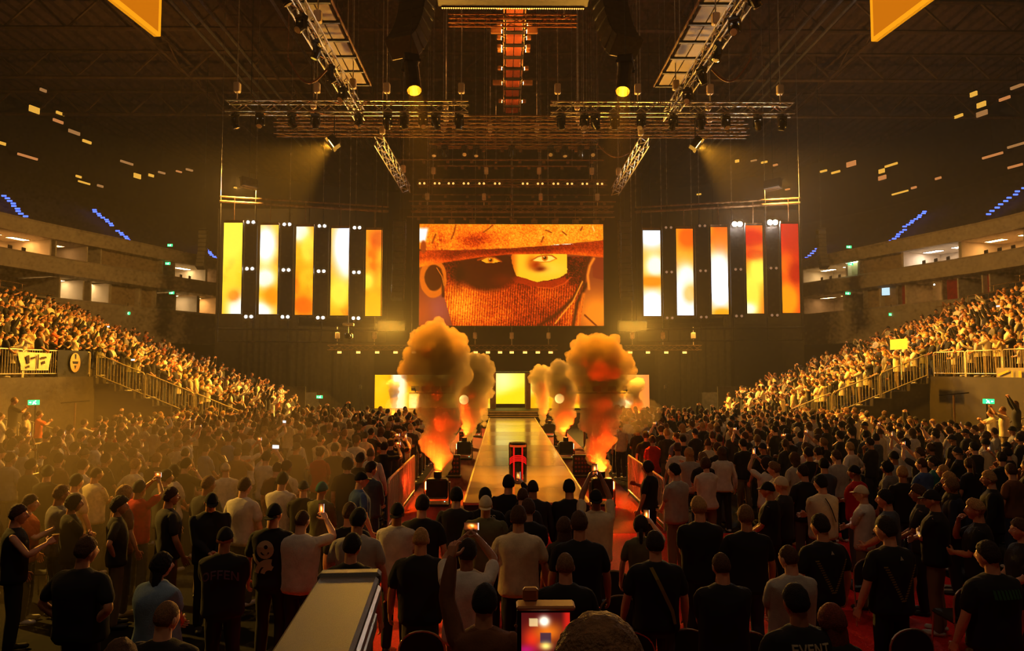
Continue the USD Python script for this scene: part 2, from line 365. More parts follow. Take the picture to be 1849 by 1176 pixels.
def build_person(rnd, pose='stand', hair='short', fem=0.0, bulk=1.0, sleeve='tee', head_yaw=0.0, head_tilt=0.0, lod=3, lean=0.0):
    """meshes of one person of 1.78 m, facing +y, feet at the origin: body, shirt, trousers, shoes, hair, eyes + where each hand is"""
    n, nt = (10, 20) if lod > 2 else (6, 10)
    wx = (1 - .10 * fem) * bulk; dep = (1 + (bulk - 1) * 1.3)
    S = .183 * (1 - .1 * fem) * (.5 + .5 * bulk)
    arms = POSES[pose](); limbs, sleeves, hands, wrists = [], [], [], []
    for side, (T, pole, palm, curl) in zip((-1, 1), arms):
        J = np.array([side * S, -.01, 1.415]); Wp = np.array(T, float)
        if pose in ('stand', 'phone_right', 'phone_left', 'arm_up_right', 'arm_up_left', 'drink') and T[2] < 1: Wp[0] += side * (.17 * (bulk - 1) + .02 * rnd.random()); Wp[1] += .05 * rnd.random()
        Ep, Wp = ik(J, Wp, .285, .255, pole)
        aw = .8 + .2 * bulk - .1 * fem
        limbs.append(bend(J, Ep, Wp, .043 * aw, .038 * aw, .026 * aw, n)); d = Wp - Ep; d /= np.linalg.norm(d)
        hands += hand_parts(Wp + d * .005, d, np.array(palm, float), side, curl, lod); wrists.append((Wp + d * .09, d))
        if sleeve != 'none':
            u = {'tee': .66, 'long': 1.0}[sleeve]
            if u < 1: sleeves.append(limb([J + np.array([-side * .07, 0, .012]), J, J + (Ep - J) * .35, J + (Ep - J) * u], [.056 * aw, .061 * aw, .064 * aw, .069 * aw], n + 2))
            else: sleeves.append(MB().add(*bend(J, Ep, Wp, .066 * aw, .056 * aw, .040 * aw, n)).arr())
    hip = 1 + .08 * fem
    tor = [(0, .0, .86, .155 * hip, .10), (0, 0, .95, .168 * hip * (.4 + .6 * bulk), .112), (0, .0, 1.07, (.150 - .012 * fem) * wx, .100 * dep), (0, .005, 1.2, .163 * wx, .108 * dep), (0, .0, 1.33, .184 * wx, .115 * dep), (0, -.012, 1.415, .186 * wx, .100 * (.5 + .5 * dep)), (0, -.02, 1.465, .148 * wx, .078), (0, -.018, 1.495, .088, .062)]
    body = [loft([(q[0], q[1], q[2], q[3] - .014, q[4] - .014) if q[2] < 1.45 else (q[0], q[1], q[2] - .012, q[3] - .03 * (q[2] < 1.48), q[4] - .012) for q in tor], nt)]
    shr = [(c[0], c[1], c[2], c[3] + .014 + .008 * (c[2] < 1.25), c[4] + .014 + .008 * (c[2] < 1.25)) for c in tor[1:]]
    shr = [(c[0], c[1], c[2], max(c[3], (.178 - .012 * fem) * wx) if c[2] < 1.3 else c[3], max(c[4], .120 * dep) if c[2] < 1.25 else c[4]) for c in shr]
    shr = [(0, .0, .84, shr[0][3] + .010, shr[0][4] + .012)] + shr[:-1] + [(0, -.02, 1.482, .128, .080), (0, -.018, 1.512, .084, .068)]
    neck = limb([(0, -.02, 1.44), (0, -.012, 1.53), (0, .0, 1.60)], [.068, .061 - .008 * fem, .059 - .008 * fem], n + 2)
    # head and hair turn on the neck
    hy, ht = math.radians(-head_yaw), math.radians(head_tilt)
    Rh = rotz(hy) @ np.array([[1, 0, 0], [0, math.cos(ht), -math.sin(ht)], [0, math.sin(ht), math.cos(ht)]])
    piv, hc = np.array([0, -.005, 1.585]), np.array([0, .022, 1.650])
    put = lambda p: (p + hc - piv) @ Rh.T + piv
    ico = _ICO[lod]; head = (put(head_pts(np.array(ico.vertices), fem=fem)), np.array(ico.faces))
    ears = []
    if lod > 2:
        for sd in (-1, 1):
            e = np.array(_ICO[2].vertices) * np.array([.011, .018, .030]); e = e @ np.array([[1, 0, 0], [0, .97, -.2], [0, .2, .97]]) + np.array([sd * .077, -.006, -.012]); ears.append((put(e), np.array(_ICO[2].faces)))
    legs = []; tr = [loft([(0, 0, .80, .150 * hip, .095), (0, 0, .88, .168 * hip * (.5 + .5 * bulk), .112), (0, 0, .96, .172 * hip * (.5 + .5 * bulk), .118), (0, 0, 1.01, .158 * wx, .108 * dep)], nt)]
    shoes = []
    for sd in (-1, 1):
        H, K, A = np.array([sd * .088, 0, .88]), np.array([sd * .105, .015, .49]), np.array([sd * .115, -.02, .085])
        legs.append(bend(H, K, A, .078, .052, .036, n)); tr.append(bend(H, K, A + [0, 0, .0], .094, .072, .062, n))
        sp = np.vstack([np.array(_ICO[1].vertices) * np.array([.042, .05, .035]) + c for c in (A + [0, -.03, -.045], A + [0, .06, -.05], A + [sd * .012, .15, -.058])]); sp[:, 2] = np.maximum(sp[:, 2], 0.0)
        h = trimesh.convex.convex_hull(sp); shoes.append((np.array(h.vertices), np.array(h.faces)))
    out = {'body': union(body + [neck, head] + ears + limbs + hands + legs), 'trousers': union(tr)}
    v, f = union([loft(shr, nt)] + sleeves)
    if lod > 2:
        v, f = (lambda m: (np.array(m.vertices), np.array(m.faces)))(trimesh.Trimesh(v, f, process=False).subdivide())
        tmm = trimesh.Trimesh(v, f, process=False); trimesh.smoothing.filter_taubin(tmm, iterations=7); v = np.array(tmm.vertices)
        v = v + (np.stack([meshkit.fbm(v * np.array([8, 8, 5]) + 7 * k + rnd.random() * 30, 3) for k in range(3)], 1) - .5) * np.array([.026, .040, .008])
    out['shirt'] = (v, f); out['shoe'], out['shoe_'] = shoes
    hv, hf = hair_mesh(hair, lod, rnd, fem); out['hair'] = (put(hv), hf)
    if lod > 3:
        ev = [(put(np.array(_ICO[1].vertices) * .0105 + np.array([sd * .032, .0745, .009])), np.array(_ICO[1].faces)) for sd in (-1, 1)]
        out['eye'], out['eye_'] = ev
    if lean:
        c, s_ = math.cos(math.radians(lean)), math.sin(math.radians(lean)); 
        def ln(v):
            v = v.copy(); k = np.clip((v[:, 2] - .9) / .3, 0, 1); y, z = v[:, 1].copy(), v[:, 2] - .9
            v[:, 1] = y * (1 - k) + k * (y * c + z * s_); v[:, 2] = .9 + z * (1 - k) + k * (z * c - y * s_); return v
        out = {k: (ln(v), f) for k, (v, f) in out.items()}
    out_w = wrists
    return out, out_w, shr
# ------------------------------------------------------------------ materials of the place
CONC = M('concrete', rgb(120, 112, 100), .75, noise=1.2, amount=.18, bump=.15, bscale=30)
DARK = M('dark_paint', rgb(34, 33, 32), .7, noise=2.0, amount=.2)
BLACK = M('black_paint', rgb(20, 20, 20), .55)
BLACKG = M('black_gloss', rgb(18, 18, 19), .3)
DRAPE = M('black_drape', rgb(46, 42, 36), .95, noise=3.0, amount=.15)
STEEL = M('brushed_steel', rgb(170, 168, 165), .35, .9)
GALV = M('galvanised', rgb(176, 172, 164), .42, .75, noise=8.0, amount=.15)
ALU = M('truss_aluminium', rgb(190, 188, 184), .35, .85)
RUST = M('roof_steel', rgb(92, 70, 54), .7, .2, noise=.8, amount=.25)
FASC = M('balcony_plaster', rgb(168, 156, 138), .8, noise=.7, amount=.10, bump=.08)
SUITE = M('suite_wall', rgb(186, 176, 160), .8, noise=.9, amount=.06)
SEATG = M('seat_grey', rgb(50, 48, 50), .6)
CARPET = M('red_carpet', rgb(214, 20, 16), .95, noise=40, amount=.22, bump=.4, bscale=220)
FLOORM = M('arena_floor', rgb(11, 10, 10), .9, noise=.8, amount=.25, specular_ior_level=.15)

# ------------------------------------------------------------------ floor, walls, roof
struct('floor', MB().lohi((-60, -6, -.2), (60, 92, 0)), FLOORM)
struct('carpet', MB().lohi((-3.2, 4.0, .0), (6.8, 15.4, .012)), CARPET)
struct('carpet', MB().lohi((-2.95, 15.42, .0), (2.95, 43.6, .012)), M('pit_carpet', rgb(120, 16, 14), .95, noise=40, amount=.2))

from scipy.interpolate import PchipInterpolator
_rp = np.array([(-37.2, -6), (-37.1, 18), (-36.9, 35), (-36.4, 45), (-35.4, 52), (-32.6, 61), (-28.4, 73), (-23.5, 80), (-14, 86), (0, 88)], float)
_rs = np.concatenate([[0], np.cumsum(np.linalg.norm(np.diff(_rp, axis=0), axis=1))])
_rx, _ry = PchipInterpolator(_rs, _rp[:, 0]), PchipInterpolator(_rs, _rp[:, 1])
RLEN = _rs[-1]
def ring(s, o=0.0, side=-1):
    """plan point at arc length s, pushed outwards by o"""
    s = np.asarray(s, float); x, y = _rx(s), _ry(s); e = .2
    tx, ty = _rx(np.minimum(s + e, RLEN)) - _rx(np.maximum(s - e, 0)), _ry(np.minimum(s + e, RLEN)) - _ry(np.maximum(s - e, 0)); L = np.hypot(tx, ty)
    nx, ny = -ty / L, tx / L
    p = np.stack([x + nx * o, y + ny * o], -1)
    if side > 0: p = p * np.array([-1, 1])
    return p
def sweep(profile, s0, s1, side, step=2.0, closed=True):
    """closed (o, z) profile swept along the ring"""
    k = max(2, int((s1 - s0) / step) + 1); S = np.linspace(s0, s1, k); m = len(profile); v = []
    for s in S:
        for o, z in profile: v.append([*ring(s, o, side), z])
    f = []
    for i in range(k - 1):
        for j in range(m):
            j2 = (j + 1) % m; f.append([i * m + j, i * m + j2, (i + 1) * m + j2, (i + 1) * m + j])
    f = np.array(f); f = np.vstack([f[:, [0, 1, 2]], f[:, [0, 2, 3]]])
    from trimesh.creation import triangulate_polygon
    ends = [[0, j, j + 1] for j in range(1, m - 1)] + [[(k - 1) * m, (k - 1) * m + j + 1, (k - 1) * m + j] for j in range(1, m - 1)]
    f = np.vstack([f, ends])
    return MB().add(v, f[:, ::-1] if side > 0 else f)
def rect(o0, o1, z0, z1): return [(o0, z0), (o1, z0), (o1, z1), (o0, z1)]
def s_at(px, py_z, side):
    """arc length where the ring crosses the ray through column px"""
    S = np.linspace(0, RLEN, 1500); P = ring(S, 0, side); d = ray(px, 669.0)
    c = (P[:, 0] - EYE[0]) * d[1] - (P[:, 1] - EYE[1]) * d[0]
    k = np.where(np.sign(c[1:]) != np.sign(c[:-1]))[0]
    return S[k[0]] if len(k) else None

ROOFZ = 27.5
for side in (-1, 1):
    struct('balcony_front', sweep([(0, 13.35), (.35, 13.35), (.35, 14.5), (.12, 14.5), (0, 14.3)], 0, RLEN, side), FASC)
    struct('balcony_front', sweep([(-.25, 10.7), (.4, 10.55), (.4, 12.05), (.1, 12.05), (-.05, 11.9)], 0, RLEN, side), FASC)
    struct('balcony_front', sweep([(.0, 5.9), (.5, 5.9), (.5, 8.95), (.2, 8.95), (0, 8.8)], 40, RLEN, side), FASC)
    struct('balcony_floor', sweep(rect(.4, 6.0, 13.35, 13.6), 0, RLEN, side), SUITE)
    struct('balcony_floor', sweep(rect(.4, 6.0, 10.7, 11.0), 0, RLEN, side), SUITE)
    struct('balcony_floor', sweep(rect(.5, 6.0, 7.75, 8.0), 0, RLEN, side), SUITE)
    struct('suite_wall', sweep(rect(4.6, 4.8, 8.0, 13.4), 0, RLEN, side), SUITE)
    # upper tier: steps climbing outwards
    prof = [(.35, 13.6)]
    for k in range(13): prof += [(.5 + .82 * k, 14.0 + .52 * k), (.5 + .82 * (k + 1), 14.0 + .52 * k)]
    prof += [(11.2, 20.6), (11.6, 20.6), (11.6, 13.6)]
    S = np.linspace(0, RLEN, 46); m = len(prof); v = np.array([[*ring(s, o, side), z] for s in S for o, z in prof])
    q = np.array([[i * m + j, i * m + j + 1, (i + 1) * m + j + 1, (i + 1) * m + j] for i in range(45) for j in range(m - 1)])
    struct('seating_tier', MB().add(v, q), M('upper_tier', rgb(58, 54, 52), .7, noise=.5, amount=.2))
    struct('wall_left' if side < 0 else 'wall_right', sweep(rect(11.6, 12.0, 0, ROOFZ), 0, RLEN, side), M('upper_wall', rgb(52, 48, 44), .8, noise=.3, amount=.2))
struct('wall_front', MB().lohi((-49, -6.2, 0), (49, -6, ROOFZ)), DARK)
# roof deck: corrugated steel
xs = np.arange(-50, 50.01, .5); prof = np.stack([xs, ROOFZ + .12 * (np.arange(len(xs)) % 2)], 1)
struct('ceiling', MB().add(*strip([(x, -6, z) for x, z in prof], [(x, 101, z) for x, z in prof])), RUST)
def ladder_beam(p0, p1, depth, r=.09, bay=2.4):
    m = MB(); p0, p1 = np.array(p0, float), np.array(p1, float); L = np.linalg.norm(p1 - p0); k = max(2, int(L / bay)); dz = np.array([0, 0, depth])
    m.tube([p0, p1], r, 6); m.tube([p0 - dz, p1 - dz], r, 6)
    for i in range(k):
        a, b = p0 + (p1 - p0) * i / k, p0 + (p1 - p0) * (i + 1) / k
        m.tube([a, (a + b) / 2 - dz], r * .6, 5); m.tube([(a + b) / 2 - dz, b], r * .6, 5)
    return m
for yy in (22, 30, 38, 46, 54, 62):
    struct('roof_beam', ladder_beam((-47, yy, ROOFZ - .1), (47, yy, ROOFZ - .1), 2.0, .14, 4), RUST)
for xx in (-24, -17.5, -11, -6.5, 6.5, 11, 17.5, 24):
    struct('roof_beam', ladder_beam((xx, 6, ROOFZ - 1.2), (xx, 74, ROOFZ - 1.2), 1.0, .10, 4), RUST)
for xx in (-20.2, -19.4, -18.4, -14.2, -13.4, 13.4, 14.2, 18.4, 19.4, 20.2):
    struct('roof_pipe', MB().tube([(xx, 8, 25.2), (xx, 70, 25.2)], .10, 8), GALV)
# ------------------------------------------------------------------ lower seating banks (straight, along the floor)
BX0, BDX, BDZ, BZ0 = 12.0, .85, .335, .45
NROW = 27
def row_z(i): return BZ0 + BDZ * i
def row_x(i): return BX0 + BDX * i
YB = 42.0
for side in (-1, 1):
    m = MB()
    for i in range(NROW):
        y0 = 33.0 if i < 8 else 9.0
        y1 = YB + .6 if i < 17 else 47.0
        x0, x1 = sorted((side * row_x(i), side * (row_x(i) + BDX)))
        m.lohi((x0, y0, row_z(i) - .5 if i >= 8 else 0), (x1, y1, row_z(i)))
    # cheek wall below the eighth row and along the gap
    x0, x1 = sorted((side * row_x(8), side * (row_x(8) + .12))); m.lohi((x0 - 0, 9, 0), (x1, 33, row_z(8) - .5))
    struct('seating_bank', m, M('bank_dark', rgb(52, 47, 42), .8, noise=1.5, amount=.2))
    # low corner block by the gangway
    m = MB()
    for i in range(3):
        x0, x1 = sorted((side * (15.4 + .85 * i), side * (15.4 + .85 * (i + 1)))); m.lohi((x0, 9.0, 0), (x1, 25.2, .40 + .3 * i))
    struct('seating_block', m, M('bank_dark'))
    struct('bank_end_wall', MB().lohi(*(lambda a, b: ((min(a, b), YB + .6, 0), (max(a, b), YB + .75, row_z(6))))(side * BX0, side * row_x(17))), DARK)
# empty dark seats on the rows above the crowd, one bench-like run of folded seats per row
for side in (-1, 1):
    for i in range(18, NROW):
        m = MB()
        for y in np.arange(26, 46.6, .52):
            m.box((side * (row_x(i) + .62), y, row_z(i) + .42), (.10, .44, .78)); m.box((side * (row_x(i) + .5), y, row_z(i) + .42), (.12, .42, .36))
        o = obj('folded_seat', m, SEATG); tag(o, f'dark folded seats on empty row {i - 17} above the crowd, {"left" if side < 0 else "right"} bank', 'seats', 'empty seats above the crowd', 'stuff')
# ------------------------------------------------------------------ stage, runway, screens
def picture(parent, name, tl, tr, br, bl, fn, nu, nv, mat, **kw):
    tl, tr, br, bl = map(lambda q: np.asarray(q, float), (tl, tr, br, bl))
    U, V = np.meshgrid(np.linspace(0, 1, nu + 1), np.linspace(0, 1, nv + 1)); u, v = U.ravel(), V.ravel()
    p = (tl * (1 - u)[:, None] + tr * u[:, None]) * (1 - v)[:, None] + (bl * (1 - u)[:, None] + br * u[:, None]) * v[:, None]
    i, j = np.meshgrid(np.arange(nv), np.arange(nu), indexing='ij'); a = (i * (nu + 1) + j).ravel()
    f = np.stack([a, a + nu + 1, a + nu + 2, a + 1], 1); f = np.vstack([f[:, [0, 1, 2]], f[:, [0, 2, 3]]])
    o = obj(name, (p, f), mat, parent, **kw)
    c = np.clip(fn(u, v), 0, 255) / 255.0; c = np.where(c < .04045, c / 12.92, ((c + .055) / 1.055) ** 2.4)
    UsdGeom.PrimvarsAPI(o).CreatePrimvar('picture', Sdf.ValueTypeNames.Color3fArray, 'vertex').Set(Vt.Vec3fArray.FromNumpy(c.astype(np.float32)))
    return o
def nz(x, y, k=0, oct=3): return meshkit.fbm(np.stack([x, y, np.full_like(x, 3.3 + 7 * k)], -1), oct, k)
def mix(c, col, a):
    a = np.clip(a, 0, 1)[:, None]; return c * (1 - a) + np.array(col, float) * a
def blob(u, v, cu, cv, ru, rv, p=1.0): return np.exp(-(((u - cu) / ru) ** 2 + ((v - cv) / rv) ** 2) * p)
def inpoly(X, Y, P):
    P = np.array(P, float); c = np.zeros(len(X), bool); j = len(P) - 1
    for i in range(len(P)):
        (xi, yi), (xj, yj) = P[i], P[j]
        c ^= ((yi > Y) != (yj > Y)) & (X < (xj - xi) * (Y - yi) / (yj - yi + 1e-9) + xi); j = i
    return c.astype(float)
def nearline(X, Y, P, w):
    P = np.array(P, float); best = np.full(len(X), 1e9)
    for a, b in zip(P[:-1], P[1:]):
        d = b - a; t = np.clip(((X - a[0]) * d[0] + (Y - a[1]) * d[1]) / (d @ d), 0, 1); best = np.minimum(best, np.hypot(X - a[0] - t * d[0], Y - a[1] - t * d[1]))
    return np.clip(1.2 - best / w, 0, 1)
def soldier(u, v):
    """a masked face under a helmet brim, all in fire colours"""
    X, Y = 48 + u * 1742, 50 + v * 972
    wx, wy = (nz(X / 60, Y / 60, 9) - .5) * 22, (nz(X / 60, Y / 60, 11) - .5) * 18; Xw, Yw = X + wx, Y + wy
    c = np.tile(np.array([126., 44, 14]), (len(u), 1)); c = mix(c, (150, 62, 48), blob(X, Y, 230, 860, 130, 170)); c = mix(c, (235, 120, 20), blob(X, Y, 1720, 900, 190, 200) * 1.2); c = mix(c, (200, 70, 10), blob(X, Y, 60, 900, 110, 160) * .5)
    grain = nz(X / 9, Y / 9, 2) - .5; big = nz(X / 120, Y / 90, 3) - .5
    # cowl and mask
    mask = inpoly(X, Y, [(250, 420), (270, 700), (300, 800), (370, 1040), (1560, 1040), (1600, 760), (1640, 360), (250, 360)])
    rib = .5 + .5 * np.sin((X + (Y - 600) * .06 + wx * .5) * 2 * np.pi / 23); rib = rib * sm(Y, 560, 700)
    tone = .26 + .42 * blob(X, Y, 420, 830, 210, 260) + .22 * blob(X, Y, 760, 860, 320, 200) + .25 * blob(X, Y, 1500, 900, 90, 200) + .12 * blob(X, Y, 1250, 700, 260, 80) + (rib - .5) * .34 + grain * .8 + big * .35
    def fire(t):
        t = np.clip(t, 0, 1.2)[:, None]; k = np.array([[44, 3, 0], [124, 16, 0], [208, 58, 3], [250, 128, 12], [255, 186, 44]], float); at = np.array([0, .25, .5, .8, 1.1])
        return np.stack([np.interp(t[:, 0], at, k[:, q]) for q in range(3)], 1)
    c = c * (1 - mask[:, None]) + fire(tone) * mask[:, None]
    # bridge between the eyes and the seam of the cloth
    c = mix(c, (170, 34, 2), inpoly(Xw, Yw, [(900, 560), (1000, 545), (1180, 610), (1420, 560), (1470, 600), (1300, 668), (1100, 650), (950, 600)]) * .75)
    c = mix(c, (226, 84, 14), nearline(X, Y, [(470, 620), (560, 680), (680, 700), (800, 670)], 7) * .7); c = mix(c, (226, 84, 14), nearline(X, Y, [(1160, 655), (1300, 665), (1420, 620), (1480, 560)], 6) * .7)
    # dark side of the face, then the lit side
    dk = np.clip(1.35 - np.hypot((Xw - 690) / 235, (Yw - 480) / 175), 0, .3) / .3; c = mix(c, (62, 9, 0), dk * .96)
    c = mix(c, (120, 22, 0), blob(X, Y, 850, 590, 110, 60) * .5); c = mix(c, (40, 4, 0), blob(X, Y, 415, 540, 55, 110) * .9)
    lit = inpoly(Xw, Yw, [(922, 335), (1445, 335), (1442, 520), (1380, 560), (1170, 606), (1080, 580), (960, 545), (925, 420)]); c = mix(c, (255, 176, 26), lit)
    c = mix(c, (255, 205, 70), lit * blob(X, Y, 1280, 480, 160, 70) * .5); c = mix(c, (200, 70, 5), lit * sm(980 - X, -20, 60) * .8)
    c = mix(c, (150, 34, 0), blob(Xw, Yw, 1140, 440, 60, 45) * 1.0); c = mix(c, (110, 20, 0), blob(Xw, Yw, 1190, 480, 60, 26)); c = mix(c, (190, 70, 0), blob(X, Y, 1110, 400, 45, 60) * .6)
    # eyes
    e1 = inpoly(X, Y, [(630, 400), (690, 372), (760, 375), (815, 408), (740, 425), (680, 425)]); c = mix(c, (250, 150, 20), e1); c = mix(c, (190, 70, 5), nearline(X, Y, [(600, 395), (690, 368), (760, 372), (822, 410)], 10) * .8)
    for ex, ey, r in ((722, 396, 30), (1235, 374, 32)):
        q = np.hypot(X - ex, Y - ey)
        if ex > 1000:
            c = mix(c, (255, 200, 80), inpoly(X, Y, [(1110, 400), (1170, 366), (1240, 346), (1300, 352), (1340, 378), (1280, 408), (1200, 412)]))
            c = mix(c, (170, 60, 0), nearline(X, Y, [(1105, 402), (1170, 362), (1240, 346), (1300, 350), (1345, 380)], 8)); c = mix(c, (200, 90, 0), nearline(X, Y, [(1345, 380), (1280, 410), (1200, 414), (1105, 402)], 6) * .8)
        c = mix(c, (200, 96, 4), np.clip((r - q) / 5, 0, 1)); c = mix(c, (70, 14, 0), np.clip((r * .55 - q) / 4, 0, 1)); c = mix(c, (255, 220, 120), np.clip((6 - np.hypot(X - ex + 9, Y - ey + 9)) / 2, 0, 1))
    # ear flap, ear and straps
    c = mix(c, (205, 92, 10), np.clip((1.16 - np.hypot((Xw - 180) / 112, (Yw - 570) / 165)) / .06, 0, 1)); c = mix(c, (70, 14, 0), np.clip((1.0 - np.hypot((Xw - 185) / 92, (Yw - 565) / 130)) / .1, 0, 1))
    c = mix(c, (60, 8, 0), nearline(X, Y, [(205, 470), (250, 540), (270, 620), (275, 740)], 16)); c = mix(c, (220, 110, 20), nearline(X, Y, [(212, 470), (262, 550), (283, 640)], 5))
    c = mix(c, (70, 12, 0), nearline(X, Y, [(1660, 360), (1620, 480), (1600, 590), (1500, 760), (1360, 900), (1180, 1020)], 22)); c = mix(c, (245, 140, 30), nearline(X, Y, [(1590, 600), (1500, 790), (1400, 910), (1330, 1000)], 8))
    c = mix(c, (60, 10, 0), nearline(X, Y, [(1630, 620), (1540, 800), (1500, 1022)], 22)); c = mix(c, (232, 110, 16), nearline(X, Y, [(1600, 720), (1560, 900), (1545, 1022)], 20) * .8)
    c = mix(c, (120, 30, 10), inpoly(X, Y, [(1680, 370), (1800, 370), (1800, 590), (1690, 560)]) * .9); c = mix(c, (240, 120, 24), nearline(X, Y, [(1700, 380), (1660, 450), (1640, 540), (1652, 670)], 16))
    c = mix(c, (90, 14, 0), nearline(X, Y, [(1610, 920), (1720, 1022)], 10))
    # helmet shell and brim
    up = np.interp(X, [48, 500, 1000, 1400, 1800], [305, 300, 278, 245, 205]); lo = np.interp(X, [48, 100, 300, 620, 900, 1400, 1800], [470, 452, 420, 372, 342, 336, 372])
    shell = sm(up - Yw, -2, 6); tone = .76 + grain * .8 + big * .35 - .35 * blob(X, Y, 560, 210, 170, 80) + .08 * sm(X, 900, 1500) - .3 * blob(X, Y, 240, 240, 60, 90) * (nz(X / 14, Y / 40, 5) > .5)
    c = c * (1 - shell[:, None]) + fire(tone) * shell[:, None]
    for P in ([(650, 130), (700, 95), (740, 60)], [(350, 190), (375, 120), (390, 60)], [(170, 230), (200, 150)], [(1205, 220), (1225, 170)], [(1575, 105), (1590, 75)], [(1240, 110), (1300, 128)], [(1400, 120), (1440, 150)]): c = mix(c, (110, 24, 0), nearline(Xw, Yw, P, 9) * shell * .85)
    brim = sm(Y - up, -4, 4) * sm(lo - Y, -4, 8); tone = .22 + .25 * sm((Y - up) / (lo - up + 1), .35, 1.0) + .25 * sm(420 - X, 0, 300) + .12 * sm(X, 1250, 1600) + grain * .5 + big * .2
    c = c * (1 - brim[:, None]) + fire(tone) * brim[:, None]; c = mix(c, (255, 235, 190), nearline(X, Y, [(1300, 250), (1500, 238)], 5) * (nz(X / 8, Y / 8, 6) > .47))
    c = mix(c, (255, 190, 90), nearline(X, Y, [(1690, 72), (1705, 112)], 8))
    c = mix(c, (70, 10, 0), nearline(X, Y, [(48, 300), (100, 304)], 12)); c = mix(c, (235, 235, 240), sm(120 - X + (210 - Y) * .2, 0, 30) * sm(250 - Y, 0, 60) * sm(Y, 70, 110)); c = mix(c, (150, 50, 8), np.clip((1 - np.hypot((X - 85) / 32, (Y - 270) / 72)) * 3, 0, 1))
    return c
def embers(seed, base, blobs, warm=.5):
    """soft out of focus fire for the side screens"""
    def fn(u, v):
        c = np.tile(np.array(base, float), (len(u), 1)); n = nz(u * 2.2 + seed, v * 7, seed, 3)
        c = mix(c, (255, 196, 40), sm(n, .5, .72) * warm); c = mix(c, (236, 90, 8), sm(.45 - n, 0, .2) * .7)
        for cu, cv, ru, rv, col, a in blobs: c = mix(c, col, np.clip(blob(u, v, cu, cv, ru, rv) * 1.7, 0, 1) * a)
        return c
    return fn
Wt, Yl, Rd, Sk = (255, 252, 236), (255, 226, 70), (190, 20, 4), (236, 240, 255)
SCR = EV('led_picture', 1.25)
STG = .95
# stage
struct('stage_deck', MB().lohi((-9.6, 44.0, .0), (9.8, 51.0, STG)), BLACK)
struct('stage_edge', MB().lohi((-9.6, 43.94, STG - .10), (9.8, 44.0, STG + .02)), M('stage_trim', rgb(190, 150, 90), .5))
# runway of glossy panels
rw = thing('runway', 'long glossy black runway reflecting the stage, running from the crowd to the stage', 'runway', (0, 0, 0))
RWZ, RX = .63, 1.32
obj('frame', MB().lohi((-RX, 15.5, 0), (RX, 43.0, RWZ - .05)), BLACK, rw)
GLOSS = [M(f'runway_gloss_{k}', rgb(196 + 4 * k, 184 + 4 * k, 168 + 4 * k), .15 + .03 * k, .75, bump=.03, bscale=3) for k in range(3)]
for k in range(14):
    y0 = 15.5 + k * 27.5 / 14
    obj('panel', MB().bevel((0, y0 + .98, RWZ - .025), (2 * RX, 1.955, .05), .004), GLOSS[k % 3], rw)
for sx in (-1, 1): obj('edge_strip', MB().lohi((sx * RX - .02, 15.5, RWZ - .08), (sx * RX + .02, 43.0, RWZ + .012)), M('edge_strip', rgb(215, 190, 130), .4, .5), rw, label='pale metal strip along the edge')
st = thing('stage_steps', 'three black steps with pale nosings from runway up to the stage', 'steps')
for k in range(3):
    obj('step', MB().lohi((-1.7, 43.02 + .33 * k, 0), (1.7, 44.0, RWZ + .11 * (k + 1) - .02)), BLACKG, st); obj('nosing', MB().lohi((-1.7, 43.0 + .33 * k, RWZ + .11 * (k + 1) - .06), (1.7, 43.06 + .33 * k, RWZ + .11 * (k + 1) - .01)), M('edge_strip'), st)
# low LED wall behind the players' desks, with the doorway
def wallpix(seed, edge):
    def fn(u, v):
        n = nz(u * 5 + seed, v * 2.2, seed, 4); c = np.tile(np.array((255., 164, 10)), (len(u), 1))
        c = mix(c, (255, 210, 80), sm(n, .5, .72)); c = mix(c, (240, 110, 6), sm(.46 - n, 0, .18) * .8); c = mix(c, edge, blob(u, v, 0 if seed < 5 else 1, .5, .14, 3) * .9)
        if seed < 5: c = mix(c, (255, 236, 190), sm(u, .14, .16) * sm(.30 - u, 0, .06))
        return c
    return fn
lw = thing('led_wall', 'low fire-coloured video wall along the back of the stage, left of the doorway', 'video wall')
a, b = at_y(677, 677, 47), at_y(885, 677, 47)
zt, zb = 3.12, STG + .0
obj('cabinet', MB().lohi((a[0], 47.02, zb), (b[0], 47.3, zt + .03)), BLACK, lw); picture(lw, 'display', (a[0], 47, zt), (b[0], 47, zt), (b[0], 47, zb + .03), (a[0], 47, zb + .03), wallpix(2, (255, 180, 10)), 60, 20, SCR)
rwl = thing('led_wall', 'low fire-coloured video wall along the back of the stage, right of the doorway', 'video wall')
a2, b2 = at_y(958, 677, 47), at_y(1172, 677, 47)
obj('cabinet', MB().lohi((a2[0], 47.02, zb), (b2[0], 47.3, zt + .03)), BLACK, rwl); picture(rwl, 'display', (a2[0], 47, zt), (b2[0], 47, zt), (b2[0], 47, zb + .03), (a2[0], 47, zb + .03), wallpix(7, (250, 120, 60)), 60, 20, SCR)
po = thing('stage_portal', 'tan framed doorway in the middle of the stage video wall', 'doorway')
TAN = M('portal_tan', rgb(176, 120, 60), .7)
for x0, x1 in ((b[0] + .02, b[0] + .36), (a2[0] - .32, a2[0] - .02)): obj('jamb', MB().lohi((x0, 46.7, STG), (x1, 49.2, zt + .1)), TAN, po)
obj('lintel', MB().lohi((b[0], 46.7, zt + .1), (a2[0], 47.3, zt + .2)), BLACK, po)
obj('threshold', MB().lohi((b[0] + .36, 48.6, STG), (a2[0] - .32, 49.1, STG + .22)), BLACK, po)
bk = thing('led_backdrop', 'pale yellow glowing screen seen through the stage doorway', 'screen')
x0, x1 = b[0] + .3, a2[0] - .25
obj('cabinet', MB().lohi((x0 - .4, 49.32, STG), (x1 + .4, 49.5, zt + .3)), BLACK, bk)
